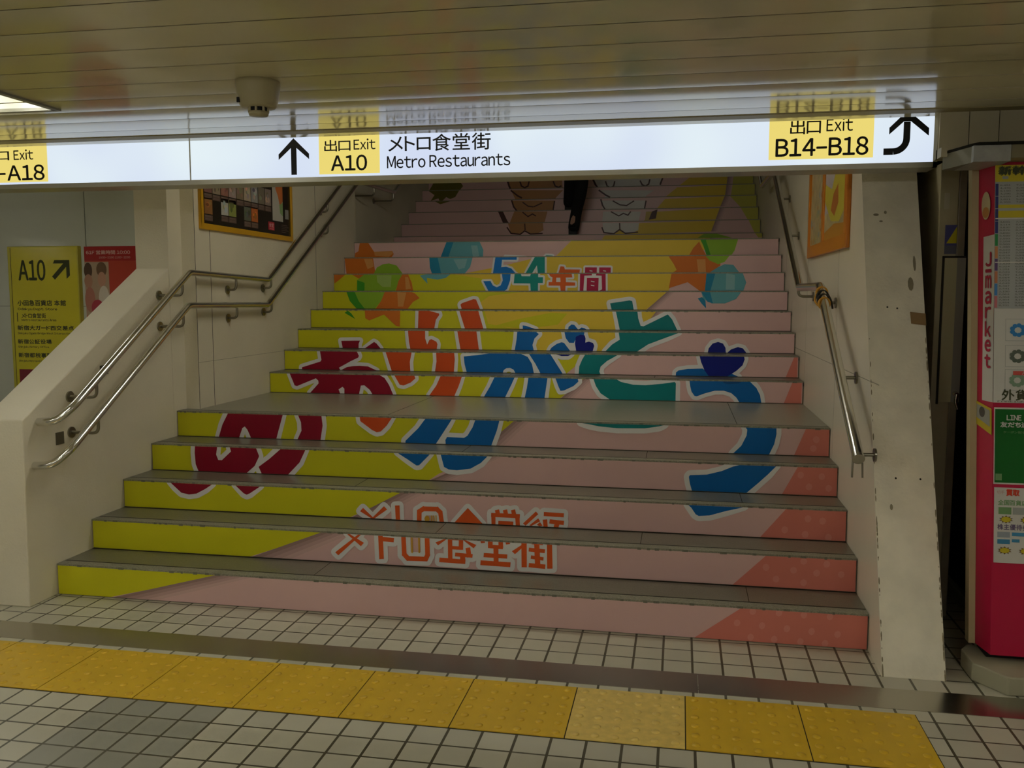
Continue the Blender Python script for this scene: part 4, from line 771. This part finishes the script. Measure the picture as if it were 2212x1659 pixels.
tt = thing('price_table', 'yellow topped table of figures on the booth above the white board', 'notice', (3.7, KY, 1.43))
mb = MB(); mb.box(KX - .002, KR - .25, KY - 0.006, KY - 0.003, 1.432, 1.955, mat('table_paper', (0.40, 0.41, 0.40), 0.08, 0.5)); sheet = kb(mb, 'sheet', tt)
mb = MB(); FT = lambda u, v, o=0.0: (u, KY - 0.006 - o, v)
rect(mb, FT, KX - .002, 3.9, 1.895, 1.955, ink('table_yellow', (.55, .45, .02)), .0005); text(mb, '新幹線', FT, (3.443, 3.58, 1.92, 1.95), M_INK, .003, .001); rect(mb, FT, 3.455, 3.475, 1.905, 1.915, M_GREY, .001)
for a in ((1.80, 1.812), (1.765, 1.79)): rect(mb, FT, KX + .008, 3.9, *a, MATS['ink_table_yellow'], .0006)
for i, c in enumerate(((.02, .03, .16), (.02, .03, .16), (.02, .03, .16), (.02, .03, .16), (.02, .25, .06), (.55, .22, .08), (.10, .05, .16), (.5, .18, .08), (.06, .22, .5), (.55, .16, .18))):
    rect(mb, FT, KX - .001, KX + .009, 1.89 - (i + 1) * .0455, 1.89 - i * .0455 - .002, ink('tab%d' % i, c), .0007)
for i in range(44):
    z = 1.885 - i * .0102
    if 1.76 < z < 1.815: continue
    for j in range(7): text(mb, '%d,%d' % (rq.randint(1, 9), rq.randint(100, 990)), FT, (KX + .014 + j * .055, KX + .05 + j * .055, z - .006, z), M_INK, 0, .0008)
for z in (1.76, 1.60): rect(mb, FT, KX, 3.9, z, z + .004, M_PAPER, .0009)
kb(mb, 'printing', tt)
gp = thing('green_poster', 'dark green poster with white edge on the booth below the white board', 'poster', (3.6, KY, .778))
mb = MB(); mb.box(3.437, 3.74, KY - 0.003, KY, .770, 1.062, M_PAPER); mb.box(3.440, 3.735, KY - .004, KY, .776, 1.056, mat('poster_green', (0.012, 0.13, 0.022), 0.25, 0.4)); sheet = kb(mb, 'sheet', gp)
mb = MB(); text(mb, 'LINE', FK, (3.480, 3.53, 1.015, 1.034), M_PAPER, .0006, .005); text(mb, '友だち追加', FK, (3.458, 3.58, .988, 1.008), M_PAPER, .0008, .005); text(mb, 'クーポン配信中', FK, (3.468, 3.56, .965, .974), M_GRN, 0, .005); kb(mb, 'lettering', gp)
mb = MB(); rect(mb, FK, 3.443, 3.465, .785, .81, M_GRN, .0045); kb(mb, 'corner_mark', gp)
pn = thing('buying_notice', 'white price notice with red heading lowest on the booth', 'notice', (3.6, KY, .47))
mb = MB(); mb.box(3.440, 3.78, KY - .003, KY, .466, .757, M_PAPER); sheet = kb(mb, 'sheet', pn)
mb = MB(); text(mb, '切手', FK, (3.449, 3.475, .733, .746), ink('faint_red', (.5, .25, .2)), 0, .004); text(mb, '買取', FK, (3.482, 3.527, .727, .750), ink('hot_red', (.60, .05, .02)), .0014, .004); text(mb, '全国百貨店共通券', FK, (3.453, 3.62, .690, .710), M_GRN, .0006, .004); rect(mb, FK, 3.455, 3.50, .655, .682, M_GRN, .004)
rect(mb, FK, 3.505, 3.57, .655, .682, M_GREY, .004); text(mb, '株主優待券', FK, (3.452, 3.56, .595, .617), ink('violet_ink', (.14, .10, .18)), .0006, .004)
for u, z in ((3.482, .635), (3.555, .635), (3.478, .515), (3.552, .515)):
    pts = [(u + (.026 if i % 2 else .017) * math.cos(i * math.pi / 10), z + (.016 if i % 2 else .010) * math.sin(i * math.pi / 10)) for i in range(20)]
    poly(mb, FK, pts, ink('burst_brown', (.16, .09, .02)), .004); oval(mb, FK, u, z, .017, .010, MATS['ink_table_yellow'], .0044)
rect(mb, FK, 3.452, 3.496, .565, .587, ink('pale_blue', (.30, .33, .36)), .004); rect(mb, FK, 3.452, 3.496, .540, .558, ink('sky_ink', (.05, .22, .38)), .004); rect(mb, FK, 3.503, 3.57, .572, .586, MATS['ink_sky_ink'], .004); rect(mb, FK, 3.503, 3.53, .548, .560, MATS['ink_sky_ink'], .004)
kb(mb, 'printing', pn)
st = thing('sticker', 'small yellow bordered photo sticker on the booth corner', 'sticker', (3.42, -.16, .95))
mb = MB(); poly(mb, FC, [(-.004, 1.075), (.118, 1.055), (.120, .955), (-.004, .985)], ink('sticker_yellow', (.52, .40, .02)), .003); kb(mb, 'border', st)
mb = MB(); poly(mb, FC, [(.008, 1.063), (.106, 1.047), (.108, .985), (.008, 1.01)], ink('photo_grey', (.30, .30, .26)), .004); oval(mb, FC, .05, 1.035, .022, .02, ink('photo_dark', (.08, .07, .06)), .0045); kb(mb, 'photo', st)
st = thing('round_sticker', 'round cream sticker high on the booth corner', 'sticker', (3.42, -.16, 1.8))
mb = MB(); oval(mb, FC, .062, 1.815, .032, .052, ink('cream', (.55, .45, .27)), .003); oval(mb, FC, .062, 1.79, .024, .02, ink('cream_rust', (.5, .22, .06)), .0035); kb(mb, 'disc', st)

# ---- door leaf standing open in the recess
door = thing('steel_door', 'beige steel door leaf standing edge-on in the dark gap beside the booth', 'door', (3.43, .45, 0))
DY = 0.45
mb = MB(); mb.box(3.383, 3.462, DY, 1.15, 0.01, 2.06, mat('door_beige', (0.46, 0.405, 0.25), 0.5, 0.3, var=(4, .1))); mb.box(3.462, 3.496, DY + .002, 1.15, 0.01, 2.06, mat('door_edge', (0.27, 0.225, 0.15), 0.4, 0.4, var=(9, .15))); place(mb.build('leaf', bevel=.004), door)
mb = MB(); mb.box(3.411, 3.462, DY - .02, DY, 1.005, 1.645, mat('strip_beige', (0.50, 0.45, 0.26), 0.45, 0.3)); mb.box(3.462, 3.498, DY - .02, DY + .002, 1.005, 1.645, mat('strip_grey', (0.30, 0.28, 0.23), 0.35, 0.4)); mb.box(3.405, 3.498, DY - .016, DY, 1.645, 1.654, M_JOINT); mb.box(3.405, 3.411, DY - .016, DY, 0.995, 1.65, M_JOINT); place(mb.build('cover_strip'), door)
mb = MB(); mb.tube([(3.478, DY - .024, 1.045), (3.478, DY - .05, 1.04)], .012, M_STEEL, 14); mb.tube(fillet([(3.478, DY - .05, 1.045), (3.474, DY - .05, 1.01), (3.486, DY - .045, .98)], .01), .008, M_STEEL, 10); place(mb.build('latch'), door)
FD = plane_y(DY)
mb = MB(); rect(mb, FD, 3.411, 3.460, 1.685, 1.79, ink('sticker_blue', (.09, .09, .25)), .001); poly(mb, FD, [(3.418, 1.71), (3.460, 1.71), (3.460, 1.784)], ink('sticker_yel', (.58, .50, .02)), .0015); rect(mb, FD, 3.411, 3.460, 1.663, 1.70, ink('sticker_slate', (.13, .13, .17)), .0012); place(mb.build('warning_sticker'), door)
mb = MB(); rect(mb, FD, 3.402, 3.424, 1.86, 1.93, ink('paper_scrap', (.50, .46, .33)), .001); place(mb.build('paper_label'), door)

# ================================================================== the person on the upper flight
def skin(name, verts, edges, radii, m, parent, sub=2):
    me = bpy.data.meshes.new(name); me.from_pydata(verts, edges, [])
    o = bpy.data.objects.new(name, me); COL.objects.link(o)
    sk = o.modifiers.new('skin', 'SKIN'); sk.use_smooth_shade = True
    for i, r in enumerate(radii):
        d = me.skin_vertices[0].data[i]; d.radius = r if isinstance(r, tuple) else (r, r); d.use_root = (i == 0)
    s = o.modifiers.new('sub', 'SUBSURF'); s.levels = sub; s.render_levels = sub
    me2 = bpy.data.meshes.new_from_object(o.evaluated_get(bpy.context.evaluated_depsgraph_get()))
    bpy.data.objects.remove(o); me2.name = name; me2.materials.clear(); me2.materials.append(m)
    for p in me2.polygons: p.use_smooth = True
    q = bpy.data.objects.new(name, me2); COL.objects.link(q); place(q, parent)
    return q
per = thing('person', 'person in black trousers and black shoes climbing the upper flight', 'person', (1.12, 5.7, 2.112))
M_SKIN = mat('skin', (0.45, 0.27, 0.19), 0.5, 0.4); M_CLOTH = mat('black_cloth', (0.010, 0.010, 0.010), 0.85, 0.2); M_HAIR = mat('hair', (0.012, 0.010, 0.008), 0.5, 0.4); M_SHOE = mat('black_leather', (0.010, 0.009, 0.008), 0.6, 0.3)
V, E, R = [], [], []
def vtx(p, r, prev=None):
    V.append(p); R.append(r); i = len(V) - 1
    if prev is not None: E.append((prev, i))
    return i
pel = vtx((1.12, 6.0, 3.02), (.13, .10)); wst = vtx((1.12, 6.03, 3.18), (.125, .09), pel); chs = vtx((1.12, 6.06, 3.38), (.15, .105), wst); shd = vtx((1.12, 6.08, 3.53), (.12, .08), chs)
nk = vtx((1.12, 6.10, 3.61), .052, shd); hb = vtx((1.12, 6.13, 3.69), (.066, .075), nk); hd = vtx((1.12, 6.14, 3.77), (.074, .090), hb); ht = vtx((1.12, 6.13, 3.85), (.055, .065), hd)
nose = vtx((1.12, 6.225, 3.735), .014, hb)
for sx in (-1, 1): vtx((1.12 + sx * .082, 6.13, 3.745), (.012, .02), hb)
def arm(sx, el, wr):
    a = vtx((1.12 + sx * .19, 6.07, 3.51), .056, shd); b = vtx(el, .042, a); c = vtx(wr, .029, b)
    d = Vector(wr) - Vector(el); d.normalize(); w = Vector(wr)
    pm = vtx(tuple(w + d * .05), (.036, .020), c); p2 = vtx(tuple(w + d * .085), (.036, .018), pm)
    for i, (off, ln) in enumerate(((-.027, .062), (-.009, .074), (.009, .070), (.027, .055))):
        f0 = w + d * .10 + Vector((0, off, 0)); f1 = f0 + d * ln * .55 + Vector((-sx * .006, 0, 0)); f2 = f1 + d * ln * .45 + Vector((-sx * .02, 0, 0))
        i0 = vtx(tuple(f0), .0095, p2); i1 = vtx(tuple(f1), .0088, i0); vtx(tuple(f2), .0075, i1)
    t0 = w + d * .045 + Vector((-sx * .012, .034, 0)); t1 = t0 + d * .035 + Vector((-sx * .012, .014, 0)); i0 = vtx(tuple(t0), .0105, pm); vtx(tuple(t1), .009, i0)
arm(-1, (0.885, 6.00, 3.25), (0.90, 6.16, 3.03)); arm(1, (1.355, 5.97, 3.25), (1.35, 6.02, 2.98))
def leg(hip, knee, ank, toe):
    a = vtx(hip, .082, pel); b = vtx(knee, .055, a); c = vtx(ank, .036, b); vtx(toe, (.034, .022), c)
leg((1.20, 6.0, 2.97), (1.185, 5.94, 2.58), (1.135, 5.66, 2.21), (1.13, 5.80, 2.145)); leg((1.04, 6.02, 2.97), (1.025, 6.33, 2.84), (1.02, 6.21, 2.51), (1.02, 6.34, 2.455))
skin('body', V, E, R, M_SKIN, per)
V, E, R = [], [], []
p = vtx((1.12, 6.0, 3.06), (.155, .12)); p1 = vtx((1.12, 6.0, 2.99), (.15, .118), p)
for hip, kn, an in (((1.20, 6.0, 2.90), (1.187, 5.935, 2.58), (1.138, 5.68, 2.215)), ((1.035, 6.06, 2.95), (1.025, 6.34, 2.845), (1.022, 6.215, 2.52))):
    a = vtx(hip, .095, p1); b = vtx(kn, .074, a); m_ = vtx(tuple((Vector(kn) * .45 + Vector(an) * .55)), .064, b); vtx((an[0], an[1] - .01, an[2] - .07), .066, m_)
skin('trousers', V, E, R, M_CLOTH, per)
V, E, R = [], [], []
p = vtx((1.12, 6.0, 2.98), (.165, .13)); q = vtx((1.12, 6.03, 3.18), (.15, .112), p); c = vtx((1.12, 6.06, 3.38), (.168, .124), q); s_ = vtx((1.12, 6.08, 3.535), (.135, .094), c); vtx((1.12, 6.095, 3.59), .066, s_)
for sx, el, wr in ((-1, (0.885, 6.00, 3.25), (0.90, 6.16, 3.03)), (1, (1.355, 5.97, 3.25), (1.35, 6.02, 2.98))):
    a = vtx((1.12 + sx * .195, 6.07, 3.515), .070, s_); b = vtx(el, .056, a); vtx(wr, .043, b)
skin('jacket', V, E, R, M_CLOTH, per)
V, E, R = [], [], []
a = vtx((1.12, 6.10, 3.70), (.070, .055)); b = vtx((1.12, 6.105, 3.78), (.083, .085), a); vtx((1.12, 6.125, 3.855), (.066, .078), b); skin('hair', V, E, R, M_HAIR, per)
for hx, y0_, z0_ in ((1.132, 5.585, 2.1132), (1.02, 6.135, 2.4212)):
    V, E, R = [], [], []
    a = vtx((hx, y0_ + .05, z0_ + .045), (.042, .045)); b = vtx((hx, y0_ + .13, z0_ + .038), (.042, .038), a); c = vtx((hx, y0_ + .20, z0_ + .030), (.045, .030), b); vtx((hx, y0_ + .238, z0_ + .024), (.032, .022), c)
    d = vtx((hx, y0_ + .055, z0_ + .095), .044, a); skin('shoe', V, E, R, M_SHOE, per)
for sx in (-1, 1):
    mb = MB()
    c = (1.12 + sx * .030, 6.205, 3.775); mb.lathe(c, [(0.0, -.006), (.009, -.004), (.012, 0), (.009, .004), (0, .006)], mat('eye_dark', (.02, .015, .012), .2, .5), 12); place(mb.build('eye'), per)
mb = MB(); mb.box(1.10, 1.14, 6.205, 6.214, 3.692, 3.699, mat('lips', (.35, .14, .11), .5, .3)); place(mb.build('mouth'), per)
bpy.context.view_layer.update()
